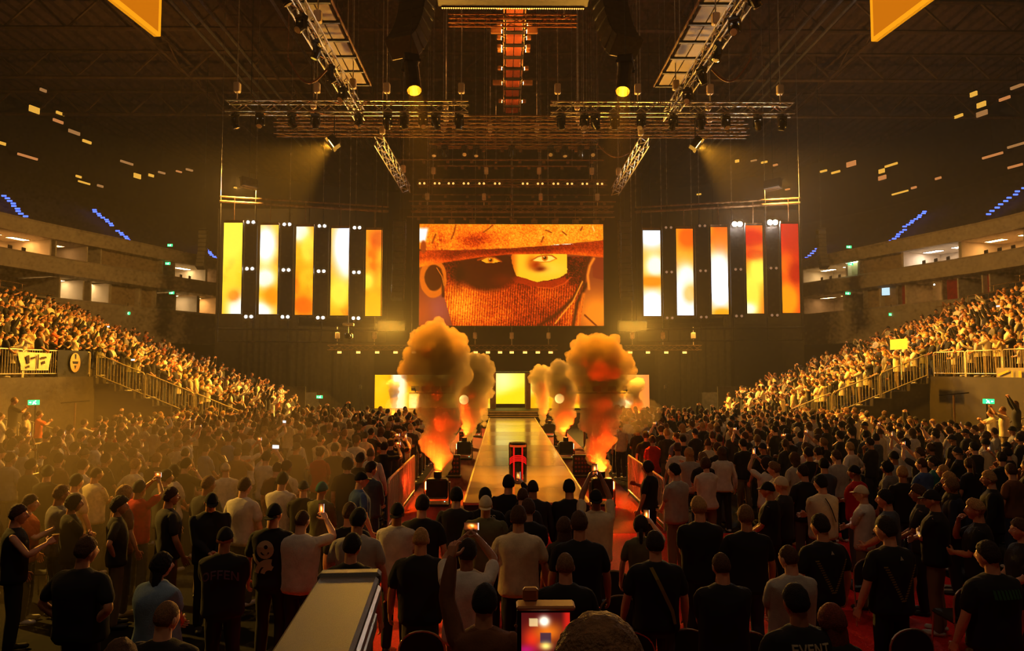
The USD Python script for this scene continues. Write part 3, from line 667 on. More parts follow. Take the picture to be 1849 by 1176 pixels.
picture(bk, 'display', (x0 - .3, 49.3, zt + .2), (x1 + .3, 49.3, zt + .2), (x1 + .3, 49.3, STG + .05), (x0 - .3, 49.3, STG + .05), lambda u, v: mix(mix(np.tile(np.array((255., 222, 60)), (len(u), 1)), (255, 240, 150), blob(u, v, .3, .2, .35, .5)), (250, 205, 20), sm(v - .6 + .4 * u, 0, .3)), 14, 10, SCR)
# players' desks
for nm, lab, x0, x1 in (('left', 'glowing players desk with monitors on the left half of the stage', -6.35, -3.1), ('right', 'orange players desk with monitors on the right half of the stage', 3.1, 7.55)):
    dk = thing('players_desk', lab, 'desk', (0, 0, 0))
    obj('counter', MB().lohi((x0, 45.4, STG + 1.02), (x1, 46.1, STG + 1.08)), BLACK, dk)
    picture(dk, 'front_display', (x0, 45.38, STG + 1.0), (x1, 45.38, STG + 1.0), (x1, 45.38, STG + .12), (x0, 45.38, STG + .12), lambda u, v, s=x0: mix(mix(np.tile(np.array((255., 190, 30)), (len(u), 1)), (255, 236, 170), blob(u, v, .12 if s < 0 else .9, .6, .2, .8)), (244, 110, 10), sm(nz(u * 4, v * 2, 4 if s < 0 else 6), .45, .65) * (.4 if s < 0 else 1)), 20, 6, SCR)
    obj('plinth', MB().lohi((x0 + .02, 45.4, STG), (x1 - .02, 46.05, STG + 1.02)), BLACK, dk)
    for k in range(5):
        mx = x0 + .35 + k * (x1 - x0 - .7) / 4
        mo = thing('monitor', f'black computer monitor, {nth(k + 1)} from the doorway on the {nm} players desk', 'monitor', (mx if nm == 'right' else x0 + x1 - mx, 45.7, STG + 1.08))
        obj('display_back', MB().bevel((0, 0, .24), (.52, .05, .32), .012), BLACK, mo); obj('stand', MB().lohi((-.03, .02, .0), (.03, .06, .22)).lohi((-.13, -.08, 0), (.13, .1, .015)), BLACK, mo)
# large central screen
cs = thing('video_screen', 'large central video screen showing a masked soldier face in fire colours', 'screen')
q = [at_y(*p, 46) for p in ((757.5, 404), (1088.5, 406), (1091, 589), (756.5, 588))]
X0, X1, Z0, Z1 = (q[0][0] + q[3][0]) / 2, (q[1][0] + q[2][0]) / 2, (q[2][2] + q[3][2]) / 2, (q[0][2] + q[1][2]) / 2
picture(cs, 'display', (X0, 46, Z1), (X1, 46, Z1), (X1, 46, Z0), (X0, 46, Z0), soldier, 300, 168, EV('main_picture', 1.22))
obj('cabinet', MB().lohi((X0 - .06, 46.02, Z0 - .05), (X1 + .06, 46.4, Z1 + .06)), BLACK, cs)
for k in range(9): obj('hanging_bracket', MB().lohi((X0 + .5 + k * 1.32, 46.05, Z1 + .04), (X0 + .9 + k * 1.32, 46.3, Z1 + .32)).tube([(X0 + .7 + k * 1.32, 46.2, Z1 + .2), (X0 + .7 + k * 1.32, 46.2, 13.75)], .03), M('rig_brown', rgb(120, 90, 60), .6), cs)
# tall side screens, the outer ones nearer
LC = [((404, 402), (438, 402.5), (435, 567), (401, 567)), ((470, 406), (503.5, 406.5), (500, 567.5), (467.5, 567.5)), ((535, 409), (566.5, 409.5), (564, 569), (532.5, 568.5)), ((598, 412), (630, 412.5), (629, 570), (596.5, 570)), ((661, 415), (691, 415.5), (689, 571), (659.5, 571))]
RC = [((1160, 416), (1192, 416), (1194, 571), (1163, 571)), ((1220.5, 413.5), (1251, 413), (1253, 569.5), (1223, 570)), ((1283, 410.5), (1313, 410), (1316, 567.5), (1285.5, 568)), ((1347, 407.5), (1377, 407), (1379, 566), (1348.5, 566.5)), ((1410, 404.5), (1441, 404), (1445, 565), (1413, 565.5))]
LF = [embers(1, (255, 176, 20), [(.4, .1, .9, .35, Yl, .9), (.85, .95, .5, .14, Wt, 1), (.6, .8, .3, .06, (226, 90, 4), .8), (.2, .55, .6, .3, Yl, .4)]),
      embers(2, (255, 166, 16), [(.3, .22, .55, .2, Wt, 1), (.3, .6, .5, .1, Wt, .9), (.1, .97, .6, .1, Wt, 1), (.7, .8, .4, .1, (240, 120, 4), .7)]),
      embers(3, (255, 150, 14), [(.2, .06, .5, .1, Wt, .9), (.7, .25, .4, .15, Yl, .7), (.5, .9, .6, .1, (226, 84, 4), .8)]),
      embers(4, (255, 160, 20), [(.75, .2, .6, .3, Sk, 1), (.5, .75, .5, .14, Yl, .8), (.9, .45, .3, .1, Wt, .7)]),
      embers(5, (250, 140, 24), [(.1, .6, .35, .09, Yl, .9), (.8, .1, .5, .1, (196, 70, 20), .7), (.5, .9, .6, .2, (255, 170, 20), .8)])]
RF = [embers(6, (255, 166, 40), [(.5, .04, .9, .16, Sk, 1), (.7, .42, .5, .12, Wt, .9), (.5, .9, .8, .2, Sk, 1), (.5, .6, .8, .06, (244, 120, 6), .9)]),
      embers(7, (255, 150, 20), [(.7, .1, .6, .12, (240, 80, 4), .9), (.3, .9, .9, .35, Sk, 1), (.6, .55, .5, .12, Wt, .9), (.8, .75, .4, .1, (255, 150, 10), .6)]),
      embers(8, (255, 150, 14), [(.6, .1, .6, .2, (232, 84, 6), .7), (.5, .65, .8, .3, Sk, 1), (.4, .42, .6, .1, Wt, .8), (.6, .98, .5, .05, (250, 150, 10), .9)]),
      embers(9, (240, 100, 10), [(.3, .15, .8, .1, Rd, .9), (.7, .5, .5, .18, Yl, 1), (.2, .8, .6, .25, Yl, .9), (.5, .33, .6, .06, Rd, .6), (.1, .95, .4, .06, Wt, .8)]),
      embers(10, (206, 34, 6), [(.3, .45, .4, .14, (250, 110, 10), .9), (.3, .85, .6, .2, (255, 140, 12), 1), (.8, .1, .8, .25, (176, 30, 14), .8), (.8, .55, .4, .12, (150, 8, 4), .7)], .1)]
for side, cols, fns in (('left', LC, LF), ('right', RC, RF)):
    planes = []
    for k, c4 in enumerate(cols):
        k2 = k if side == 'left' else 4 - k; Y = 43.2 + .68 * k2
        p = [at_y(*c, Y) for c in c4]; planes.append((p, Y))
        xa, xb, za, zb = (p[0][0] + p[3][0]) / 2, (p[1][0] + p[2][0]) / 2, (p[2][2] + p[3][2]) / 2, (p[0][2] + p[1][2]) / 2
        o5 = ('first', 'second', 'third', 'fourth', 'fifth')[k]
        t = thing('column_screen', f'tall narrow fire screen, {o5} from the left in the {side} bank of screens', 'screen')
        picture(t, 'display', (xa, Y, zb), (xb, Y, zb), (xb, Y, za), (xa, Y, za), fns[k], 10, 50, SCR); obj('cabinet', MB().lohi((xa - .03, Y + .02, za - .04), (xb + .03, Y + .22, zb + .04)), BLACK, t)
        obj('bumper', MB().lohi((xa, Y + .03, zb + .04), (xb, Y + .2, zb + .16)).tube([((xa + xb) / 2, Y + .1, zb + .1), ((xa + xb) / 2, Y + .1, 13.7)], .025), M('rig_brown'), t)
        for kk in range(4): obj('panel_seam', MB().lohi((xa - .03, Y + .22, za + (kk + 1) * (zb - za) / 5 - .01), (xb + .03, Y + .24, za + (kk + 1) * (zb - za) / 5 + .01)), BLACK, t)
    for k in range(4):                                                              # dark lamp panels between the screens
        (p, Y), (p2, Y2) = planes[k], planes[k + 1]; xa, xb, Ym = p[1][0] + .06, p2[0][0] - .06, (Y + Y2) / 2 - .12; za, zb = p[2][2] - .25, p[1][2] + .2
        t = thing('paired_lamp_bank', f'black strip of paired lamps after the {nth(k + 1)} narrow screen, {side} screen bank', 'lamps')
        obj('backing', MB().lohi((xa, Ym + .1, za), (xb, Ym + .2, zb)), M('panel_black', rgb(30, 26, 24), .6), t)
        for r in range(3):
            zz = (zb - .12, (za + zb) / 2 + .02, za + .10)[r]
            on = side == 'left' or (r == 0 and k in (2, 3)); big = side == 'right' and on
            for s_ in (-1, 1):
                xx = (xa + xb) / 2 + s_ * .16
                h = obj('lamp_housing', MB().lathe([(.05, 0), (.15, .02), (.17, .12), (.15, .14)], 10, (xx, Ym + .1, zz), np.array([[1, 0, 0], [0, 0, -1], [0, 1, 0]])), BLACK, t)
                rr = .155 if big else .085
                obj('lens', MB().lathe([(rr, 0), (rr * .9, .012)], 12, (xx, Ym - .05, zz), np.array([[1, 0, 0], [0, 0, -1], [0, 1, 0]])), (E('lamp_white_big', (1, .86, .70), 900) if big else E('lamp_white', (1, .86, .74), 150)) if on else E('lamp_idle', (1, .5, .25), .25), h)
    # black frame carrying the bank
    xs_ = sorted([planes[0][0][0][0] - .3, planes[-1][0][1][0] + .3]); 
    t = thing('screen_frame', f'black frame and brown top rail carrying the narrow screens {side} of the stage', 'frame')
    zlo = planes[0][0][2][2] - .35
    (pA, YA), (pB, YB_) = planes[0], planes[-1]
    for zz, rr in ((13.55, .09), (13.85, .06), (zlo - .5, .07), (zlo - 1.25, .05)):
        obj('rail', MB().tube([(pA[0][0] - .4, YA + .35, zz), (pB[1][0] + .3, YB_ + .35, zz)], rr, 8), M('rig_brown') if zz > 10 else BLACK, t)
    for j in range(6):
        f_ = j / 5; xx = pA[0][0] - .35 + f_ * (pB[1][0] - pA[0][0] + .6); yy = YA + .35 + f_ * (YB_ - YA)
        obj('upright', MB().tube([(xx, yy, zlo - 1.3), (xx, yy, 13.9)], .05, 6), BLACK, t); obj('hoist_chain', MB().tube([(xx, yy, 13.85), (xx, yy, ROOFZ)], .018, 5), GALV, t)
# ------------------------------------------------------------------ drapes round the stage
def curtain(x0, x1, y, z0, z1, depth=.16, pitch=.42, seed=0):
    n = int((x1 - x0) / .07); xs = np.linspace(x0, x1, n); r = np.random.RandomState(seed)
    ph = np.cumsum(r.uniform(.7, 1.3, n)) * .07 * 2 * np.pi / pitch
    rows = []
    for k, z in enumerate(np.linspace(z1, z0, 8)):
        a = depth * (.45 + .55 * k / 7); rows.append(np.stack([xs + .02 * np.sin(ph * .5 + k * .2), y + a * np.sin(ph + .12 * k) * (.6 + .4 * np.sin(xs * 1.7 + seed)), np.full(n, z)], 1))
    m = MB()
    v = np.vstack(rows + [rr + [0, .03, 0] for rr in rows]); q = []
    for o, fl in ((0, 0), (8 * n, 1)):
        for k in range(7):
            for j in range(n - 1):
                w = [o + k * n + j, o + (k + 1) * n + j, o + (k + 1) * n + j + 1, o + k * n + j + 1]; q.append(w[::-1] if fl else w)
    return m.add(v, q)
for k, (x0, x1) in enumerate(((-18.6, -15.4), (-15.3, -12.3), (-12.2, -9.4))):
    obj('stage_curtain', curtain(x0, x1, 50.2, 0, 7.2, seed=k), DRAPE, None, 60, f'tall dark pleated curtain, {("outer", "middle", "inner")[k]} of the three left of the stage', 'curtain', 'stage curtains')
for k, (x0, x1) in enumerate(((9.9, 11.6), (11.7, 13.4), (13.5, 15.2))):
    obj('stage_curtain', curtain(x0, x1, 50.2, 0, 7.2, seed=k + 5), DRAPE, None, 60, f'tall dark pleated curtain, {("inner", "middle", "outer")[k]} of the three right of the stage', 'curtain', 'stage curtains')
struct('wall_back', MB().lohi((-21, 52.0, 0), (21, 52.2, 15.0)), M('back_black', rgb(30, 26, 23), .9))
obj('black_drape', MB().lohi((15.3, 49.8, 0), (18.6, 49.9, 6.6)), M('flat_black', rgb(20, 19, 18), .95), None, False, 'flat black masking panel at the right end of the stage curtains', 'masking panel')
for sx, nm in ((-1, 'left'), (1, 'right')):
    t = thing('exit_screen_wall', f'grey slanted partition by the {nm} stage curtain', 'partition'); xx = -13.1 if sx < 0 else 13.3
    obj('panel', MB().prism([(xx - .7, 0), (xx + (.9 if sx < 0 else .4), 0), (xx + (.3 if sx < 0 else .4), 1.95), (xx - .7, 1.95)], 48.2, 48.3), M('partition_grey', rgb(150, 150, 150), .7), t); obj('foot', MB().lohi((xx - .6, 47.9, 0), (xx + .3, 48.6, .05)), BLACK, t)
# tripods with spotlights either side of the stage
for sx, xx in ((-1, -9.35), (1, 9.55)):
    t = thing('tripod_camera', f'camera on a tall tripod at the {"left" if sx < 0 else "right"} end of the stage', 'camera', (xx, 45.2, STG))
    for a in (90, 210, 330): obj('leg', MB().tube([(0, 0, 1.25), (.45 * math.cos(math.radians(a)), .45 * math.sin(math.radians(a)), 0)], .025, 6), BLACK, t)
    obj('camera_body', MB().bevel((0, 0, 1.42), (.2, .38, .24), .03), BLACK, t); obj('lens', MB().lathe([(.07, 0), (.08, .2)], 10, (0, -.19, 1.42), np.array([[1, 0, 0], [0, 0, -1], [0, 1, 0]])), BLACKG, t)
# ------------------------------------------------------------------ rigging
RB = M('rig_brown')
def truss(label, p0, p1, w=.5, h=.5, r=.032, bay=.62, chains=(), mat=None, name='lighting_truss', group=None):
    mat = mat or ALU; p0, p1 = np.array(p0, float), np.array(p1, float); a, b, d = axes_to(p1 - p0); L = np.linalg.norm(p1 - p0); k = max(2, int(round(L / bay)))
    if abs(b[2]) < abs(a[2]): a, b = b, a
    t = thing(name, label, 'truss', (0, 0, 0), 0, group)
    c = [(sa * w / 2) * a + (sb * h / 2) * b for sa, sb in ((-1, -1), (1, -1), (1, 1), (-1, 1))]
    for q in c: obj('chord', MB().tube([p0 + q, p1 + q], r, 6), mat, t)
    m = MB()
    for f_ in range(4):
        q0, q1 = c[f_], c[(f_ + 1) % 4]
        for i in range(k):
            u0, u1 = p0 + (p1 - p0) * i / k, p0 + (p1 - p0) * (i + 1) / k
            if i % 2: q0_, q1_ = q1, q0
            else: q0_, q1_ = q0, q1
            m.tube([u0 + q0_, u1 + q1_], r * .55, 4)
    tag(obj('bracing', m, mat, t), kind='stuff')
    for f_ in chains:
        u = p0 + (p1 - p0) * f_; top = u + [0, 0, h / 2]
        hs = thing('chain_hoist', f'{nth(list(chains).index(f_) + 1)} chain hoist of the {label}', 'hoist', top, 0)
        obj('motor', MB().bevel((0, 0, .62), (.26, .26, .42), .04).tube([(0, 0, .01), (0, 0, .45)], .03, 5), M('motor_cream', rgb(214, 200, 176), .5), hs)
        obj('hoist_chain', MB().tube([(0, 0, .8), (0, 0, ROOFZ - top[2])], .022, 5), GALV, hs)
    return t
TZ = 14.2
def TX(px, y, z=TZ):
    p = at_y(px, 300, y); return p[0]
def row_z_at(py, y): return at_y(924, py, y)[2]
TY = 30.0; TZ = row_z_at(196, TY)
tl0, tl1, tr0, tr1 = at_y(410, 196, TY)[0], at_y(846, 196, TY)[0], at_y(994, 196, TY)[0], at_y(1431, 198, TY)[0]
truss('silvery front truss left of the hanging walkway', (tl0, TY, TZ), (tl1, TY, TZ), .46, .46, .036, .58, (.04, .37, .66, .97))
truss('silvery front truss right of the hanging walkway', (tr0, TY, TZ), (tr1, TY, TZ), .46, .46, .036, .58, (.03, .36, .66, .95))
LXl, LXr = at_y(641, 205, 30.6)[0], at_y(1216, 190, 30.6)[0]
zz = TZ + .25
truss('silvery lengthwise truss on the left, near half', (LXl, 17.0, zz), (LXl, 31.6, zz), .42, .42, .034, .6, (.5, .9))
truss('silvery lengthwise truss on the right, near half', (LXr, 17.0, zz), (LXr, 31.6, zz), .42, .42, .034, .6, (.5, .9))
za = row_z_at(255, 34.2)
truss('short lengthwise truss on the left, far half', (at_y(684, 255, 34.2)[0], 34.2, za), (at_y(734, 342, 43.0)[0], 43.0, row_z_at(342, 43.0)), .42, .42, .032, .6, (.1, .85))
truss('short lengthwise truss on the right, far half', (at_y(1164, 258, 34.2)[0], 34.2, za), (at_y(1110, 346, 43.0)[0], 43.0, row_z_at(346, 43.0)), .42, .42, .032, .6, (.1, .85))
for y, py, p0, p1, lab, w in ((34.5, 219, 497, 1347, 'long brown truss behind the front trusses, upper one', .5), (36.6, 239, 497, 1350, 'long brown truss behind the front trusses, lower one', .5), (40.0, 257, 776, 1078, 'brown lamp truss over the middle of the runway', .5), (45.4, 331, 755, 1096, 'brown truss of twin lamps above the central screen', .5), (45.6, 378, 742, 1108, 'brown truss carrying the central screen', .4)):
    z = row_z_at(py, y); truss(lab, (at_y(p0, py, y)[0], y, z), (at_y(p1, py, y)[0], y, z), w, .34, .036, .8, (.08, .36, .64, .92), RB)
for pn, (py, p0, p1, y) in enumerate(((268, 790, 1090, 41), (289, 700, 1090, 43), (300, 790, 1060, 44), (352, 745, 1100, 45.9), (364, 738, 1112, 45.2), (392, 735, 1110, 45.7)), 1):
    z = row_z_at(py, y); xa, xb = at_y(p0, py, y)[0], at_y(p1, py, y)[0]
    t = thing('rigging_pipe', f'thin brown rigging pipe over the stage, {nth(pn)} from the top', 'pipe'); obj('pipe_run', MB().tube([(xa, y, z), (xb, y, z)], .045, 6), RB, t)
    for f_ in (.1, .5, .9): obj('drop_wire', MB().tube([(xa + (xb - xa) * f_, y, z), (xa + (xb - xa) * f_, y, ROOFZ)], .014, 4), GALV, t)
    for k in range(9): obj('clamp', MB().bevel((xa + (xb - xa) * (k + .5) / 9, y, z - .12), (.18, .12, .16), .02), RB, t)
# low stage trusses with lamp rows
GOLD = E('lamp_gold', (1, .40, .07), 3.2)
ls = {'left': (592, 760), 'centre': (841, 1007), 'right': (1128, 1266)}
for nm, (pa, pb) in ls.items():
    y = 46.65; z = row_z_at(628, y); xa, xb = at_y(pa, 628, y)[0], at_y(pb, 628, y)[0]
    truss(f'low brown lamp truss over the {nm} of the stage', (xa, y, z), (xb, y, z), .3, .3, .03, .5, (.1, .5, .9), RB)
    pxs = {'left': (614, 648, 682, 715, 748), 'centre': (859, 881, 903, 924, 948, 971, 994), 'right': (1137, 1169, 1202, 1235)}[nm]
    for k, px in enumerate(pxs):
        x = at_y(px, 635, y)[0]; l = thing('stage_lamp', f'small golden lamp, {nth(k + 1)} from the left under the {nm} low stage truss', 'lamp', (x, y - .05, z - .15), 0, 'golden lamps under the low stage trusses')
        obj('housing', MB().bevel((0, 0, -.15), (.34, .24, .2), .03).box((0, 0, -.02), (.06, .06, .12)), BLACK, l); obj('lens', MB().box((0, -.125, -.16), (.27, .012, .13)), GOLD, l)
# ------------------------------------------------------------------ moving head lamps
def moving_head(name, label, loc, rz, pan=25, glow=None):
    t = thing(name, label, 'stage light', loc, rz)
    obj('clamp', MB().box((0, 0, -.02), (.10, .10, .1)), BLACK, t); obj('base', MB().bevel((0, 0, -.12), (.36, .26, .14), .03), M('fixture_black', rgb(26, 25, 25), .35), t)
    obj('yoke', MB().bevel((-.17, 0, -.34), (.05, .14, .38), .02).bevel((.17, 0, -.34), (.05, .14, .38), .02).bevel((0, 0, -.2), (.38, .16, .06), .02), M('fixture_black'), t)
    a = math.radians(pan); R = np.array([[1, 0, 0], [0, math.cos(a), -math.sin(a)], [0, math.sin(a), math.cos(a)]])
    hd = MB().lathe([(.06, .20), (.12, .17), (.135, 0), (.125, -.17), (.14, -.19), (.13, -.23)], 12).moved((0, 0, -.42), R)
    obj('head', hd, M('fixture_black'), t); obj('lens', MB().lathe([(.115, -.232), (.10, -.24)], 12).moved((0, 0, -.42), R), glow or M('lens_glass', rgb(200, 196, 190), .08, .0, coat_weight=1.0), t)
    return t.GetPrim() if hasattr(t, 'GetPrim') else t
mh = {}
def place_head(label, loc, rz, pan, glow=None, gname='x'):
    k = (pan, gname)
    if k not in mh: mh[k] = moving_head('moving_head_light', label, loc, rz, pan, glow); return mh[k]
    return dup(mh[k], loc, rz, label)
ordn = ('first', 'second', 'third', 'fourth', 'fifth', 'sixth', 'seventh', 'eighth', 'ninth', 'tenth')
for side, pxs in (('left', (425, 470, 527, 570, 648, 700, 730, 764, 787, 829)), ('right', (1013, 1055, 1075, 1110, 1158, 1215, 1265, 1310, 1368, 1412))):
    for k, px in enumerate(pxs):
        place_head(f'moving head light, {ordn[k]} from the left under the {side} front truss', (at_y(px, 200, TY)[0], TY, TZ - .23), (k * 47) % 90 - 45, (20, -35, 45)[k % 3])
for sx, X in ((-1, LXl), (1, LXr)):
    for k, y in enumerate((18.6, 20.2, 22.0, 23.8, 25.8, 27.8)):
        place_head(f'moving head light, {ordn[k]} from the near end of the {"left" if sx < 0 else "right"} lengthwise truss', (X - sx * .1, y, zz - .21), 90 + 30 * (k % 3), (20, -35, 45)[k % 3])
for k, px in enumerate((784, 803, 839, 860, 924, 994, 1020, 1049, 1070)):
    place_head(f'small moving light, {ordn[k]} from the left on the brown runway truss', (at_y(px, 262, 40)[0], 40.0, row_z_at(257, 40.0) - .17), 180, (20, -35, 45)[k % 3])
for k, px in enumerate((763, 790, 815, 842, 870, 898, 948, 975, 1003, 1028, 1055, 1082)):
    l = thing('twin_lamp', f'pair of small golden lamps, {nth(k + 1)} from the left above the central screen', 'lamp', (at_y(px, 334, 45.4)[0], 45.1, row_z_at(331, 45.4) - .1), 0, 'twin lamps above the central screen')
    for s_ in (-1, 1): obj('lens', MB().lathe([(.075, 0), (.06, .05)], 8, (s_ * .14, 0, 0), np.array([[1, 0, 0], [0, 0, -1], [0, 1, 0]])), E('lamp_amber_dim', (1, .45, .1), 1.4), l)
    obj('housing', MB().bevel((0, .12, 0), (.5, .2, .2), .03), BLACK, l)
t = thing('hanging_camera', 'camera and lamp hanging on a rod left of the smoke', 'camera', at_y(629, 592, 40.5))
obj('hood', MB().bevel((0, 0, .18), (.62, .3, .16), .04), M('lens_glass'), t); obj('rod', MB().tube([(0, 0, .1), (0, 0, -.32)], .03, 6), BLACK, t); obj('camera_body', MB().bevel((0.03, 0, -.46), (.42, .34, .3), .06).lathe([(.1, 0), (.1, .2)], 8, (.1, -.15, -.46), np.array([[1, 0, 0], [0, 0, -1], [0, 1, 0]])), BLACKG, t)
obj('hanging_wire', MB().tube([(0, 0, .2), (0, 0, ROOFZ - at_y(629, 592, 40.5)[2])], .012, 4), GALV, t)
# ------------------------------------------------------------------ centre catwalk
cz = 19.6
t = thing('hanging_walkway', 'narrow orange-lit walkway of mesh panels hanging over the middle of the hall', 'walkway')
ORP = M('walkway_panel', rgb(190, 92, 40), .6, .2, noise=30, amount=.2)  # orange lighting of the walkway is put into the panel colour
y0, y1 = 31.2, 45.2; NP = 10
for k in range(NP):
    ya, yb = y0 + (y1 - y0) * k / NP, y0 + (y1 - y0) * (k + 1) / NP
    for s_ in (-1, 1): obj('panel', MB().bevel((.0 + s_ * .2, (ya + yb) / 2, cz), (.37, (yb - ya) * .80, .05), .01), ORP, t)
    obj('cross_bar', MB().lohi((-.5, yb - .1, cz - .1), (.5, yb + .1, cz + .06)), BLACK, t)
for s_ in (-1, 1):
    obj('side_rail', MB().tube([(s_ * .48, y0, cz + .1), (s_ * .48, y1, cz + .1)], .045, 6), M('walkway_rail', rgb(190, 140, 80), .5, .3), t)
    for k in range(6): obj('hanger', MB().tube([(s_ * .48, y0 + .5 + k * 2.6, cz), (s_ * .48, y0 + .5 + k * 2.6, ROOFZ)], .02, 5), GALV, t)
    for k, yy in enumerate((31.6, 33.2, 33.9, 34.6, 35.6, 36.0, 38.2, 40.2, 43.0)):
        l = thing('walkway_lamp', f'little box lamp, {nth(k + 1)} from the near end, {"left" if s_ < 0 else "right"} edge of the hanging walkway', 'lamp', (s_ * .72, yy, cz - .02), 0, 'box lamps along the hanging walkway')
        big = k in (2, 7); obj('housing', MB().bevel((0 if not big else s_ * .14, 0, 0), (.22 if not big else .52, .2, .2 if not big else .26), .03), M('lamp_box', rgb(222, 150, 76), .5), l); obj('arm', MB().tube([(-s_ * .26, 0, .05), (0, 0, .05)], .03, 5), BLACK, l); obj('lens', MB().box((-s_ * (.115 if not big else .122), 0, -.03), (.012, .16, .12)), E('lamp_walkway', (1, .36, .06), 160), l)
# side walkways of grey mesh panels
for s_ in (-1, 1):
    X = at_y(594, 60, 27.5)[0] if s_ < 0 else at_y(1262, 60, 27.5)[0]; Zw = row_z_at(60, 27.5)
    t = thing('hanging_walkway', f'grey mesh walkway above the {"left" if s_ < 0 else "right"} lengthwise truss', 'walkway')
    for k in range(6):
        for j in (-1, 1): obj('panel', MB().bevel((X + j * .26, 24.4 + 1.5 * k, Zw), (.48, 1.2, .05), .01), M('walkway_grey', rgb(120, 110, 96), .6, .2, noise=30, amount=.15), t)
        obj('cross_bar', MB().lohi((X - .62, 25.1 + 1.5 * k, Zw - .06), (X + .62, 25.22 + 1.5 * k, Zw + .05)), BLACK, t)
    for j in (-1, 1): obj('side_rail', MB().tube([(X + j * .62, 23.6, Zw + .1), (X + j * .62, 33, Zw + .1)], .045, 6), RB, t); obj('hanger', MB().tube([(X + j * .62, 28, Zw), (X + j * .62, 28, ROOFZ)], .02, 5), GALV, t)
# ------------------------------------------------------------------ line array loudspeakers
def line_array(label, top, n, yaw, cab, curve, face=-1, curve0=0.0):
    t = thing('line_array_speaker', label, 'loudspeaker', top, yaw); w, d, h = cab; p = np.array([0, 0, -.1]); ang = curve0
    obj('fly_frame', MB().lohi((-w / 2, -d / 2, -.06), (w / 2, d / 2, .06)).tube([(0, 0, 0), (0, 0, ROOFZ - top[2])], .025, 5), BLACK, t)
    for k in range(n):
        a = math.radians(ang); R = np.array([[1, 0, 0], [0, math.cos(a), -math.sin(a)], [0, math.sin(a), math.cos(a)]])
        c = p + R @ np.array([0, 0, -h / 2])
        b = obj('cabinet', MB().bevel(c, (w, d, h * .93), .03, R), M('speaker_black', rgb(30, 28, 27), .5), t)
        obj('grille', MB().box(c + R @ np.array([0, -d / 2 - .006, 0]), (w * .92, .01, h * .78), R), M('speaker_grille', rgb(44, 40, 37), .7), b)
        p = p + R @ np.array([0, 0, -h]); ang += curve * (k + 2) / n
    return t
for s_, px in ((-1, 757), (1, 1098)):
    p = at_y(px, -75, 27.0)
    line_array(f'large curved black loudspeaker column hanging high, {"left" if s_ < 0 else "right"} of the hanging walkway', (p[0], 27.0, p[2]), 9, s_ * 24, (1.15, .8, .47), -9.0)
for s_, px in ((-1, 722), (1, 1127)):
    p = at_y(px, 398, 45.0)
    line_array(f'slim curved black loudspeaker column {"left" if s_ < 0 else "right"} of the central screen', (p[0], 45.0, p[2]), 13, 0, (.78, .5, .385), -3.2)
for s_, px in ((-1, 368), (1, 1482)):
    p = at_y(px, 414, 54.0)
    line_array(f'distant loudspeaker column hanging in the haze on the {"left" if s_ < 0 else "right"}', (p[0], 54.0, p[2]), 9, 0, (.6, .5, .33), -5)
# ------------------------------------------------------------------ scoreboard and side banners
y = 25.0; zb_ = row_z_at(13, y); xa, xb = at_y(797, 12, y)[0], at_y(1055, 12, y)[0]
t = thing('scoreboard', 'black underside of the centre scoreboard with a strip of orange bulbs', 'scoreboard')
obj('case', MB().lohi((xa - .1, y - 3.2, zb_), (xb + .1, y - .04, zb_ + 3.4)), BLACK, t); obj('bulb_strip', MB().lohi((xa, y - .04, zb_ - .04), (xb, y + .03, zb_ + .10)), M('strip_dark', rgb(60, 40, 20), .5), t)
bm = MB()
for k in range(64): bm.lathe([(.026, 0), (.028, .02), (.016, .045)], 6, (xa + (k + .5) * (xb - xa) / 64, y - .01, zb_ - .03), np.array([[1, 0, 0], [0, -1, 0], [0, 0, -1]]))
tag(obj('bulb', bm, E('lamp_strip', (1, .42, .06), 3.0), t), kind='stuff')
for j in (-1, 1):
    for k in (-.6, -2.8): obj('hanger', MB().tube([((xa + xb) / 2 + j * 1.6, y + k, zb_ + 3.4), ((xa + xb) / 2 + j * 1.6, y + k, ROOFZ)], .05, 6), BLACK, t)
yt = 28.4; zt_ = row_z_at(37, yt)
truss('orange-lit truss crossing in front of the hanging walkway', (at_y(810, 37, yt)[0], yt, zt_), (at_y(1042, 37, yt)[0], yt, zt_), .35, .34, .03, .55, (.1, .9), M('truss_orange', rgb(190, 120, 70), .5, .4))  # orange light is put into this truss colour
for s_ in (-1, 1):
    far = at_y(288.5 if s_ < 0 else 1574.5, 66 if s_ < 0 else 75, 24.0); d = np.array([s_ * .10, -1.0, 0]); d /= np.linalg.norm(d); L = 9.0; H = 5.0
    t = thing('side_screen', f'corner of a hanging orange screen at the top {"left" if s_ < 0 else "right"} of the hall', 'screen'); near = far + d * L; up = np.array([0, 0, H]); out = np.array([s_ * 1.0, s_ * d[0] * 0, 0]) * .16
    nrm = np.cross(d, [0, 0, 1.0]); nrm = nrm if nrm[0] * s_ > 0 else -nrm; bk_ = nrm * .2
    def slab(m, a, b, z0, z1, o0, o1):
        v = [q + nrm * o + np.array([0, 0, z]) for q in (a, b) for o in (o0, o1) for z in (z0, z1)]; h = trimesh.convex.convex_hull(np.array(v)); return m.add(h.vertices, h.faces)
    obj('display', slab(MB(), far + d * .1, near, .1, H, .0, .06), E('banner_orange', lin((.80, .44, .04)), .95), t)
    obj('frame', slab(slab(MB(), far, near, 0, .1, -.03, .2), far, far + d * .1, 0, H, -.03, .2), E('banner_rim', lin((1, .62, .08)), 1.0), t, label='brighter orange rim')
    obj('case', slab(MB(), far, near, 0, H, .07, .22), BLACK, t)
    for f_ in (.1, .6): q = far + d * L * f_ + nrm * .1; obj('hanger', MB().tube([q + up, [q[0], q[1], ROOFZ]], .03, 5), BLACK, t)
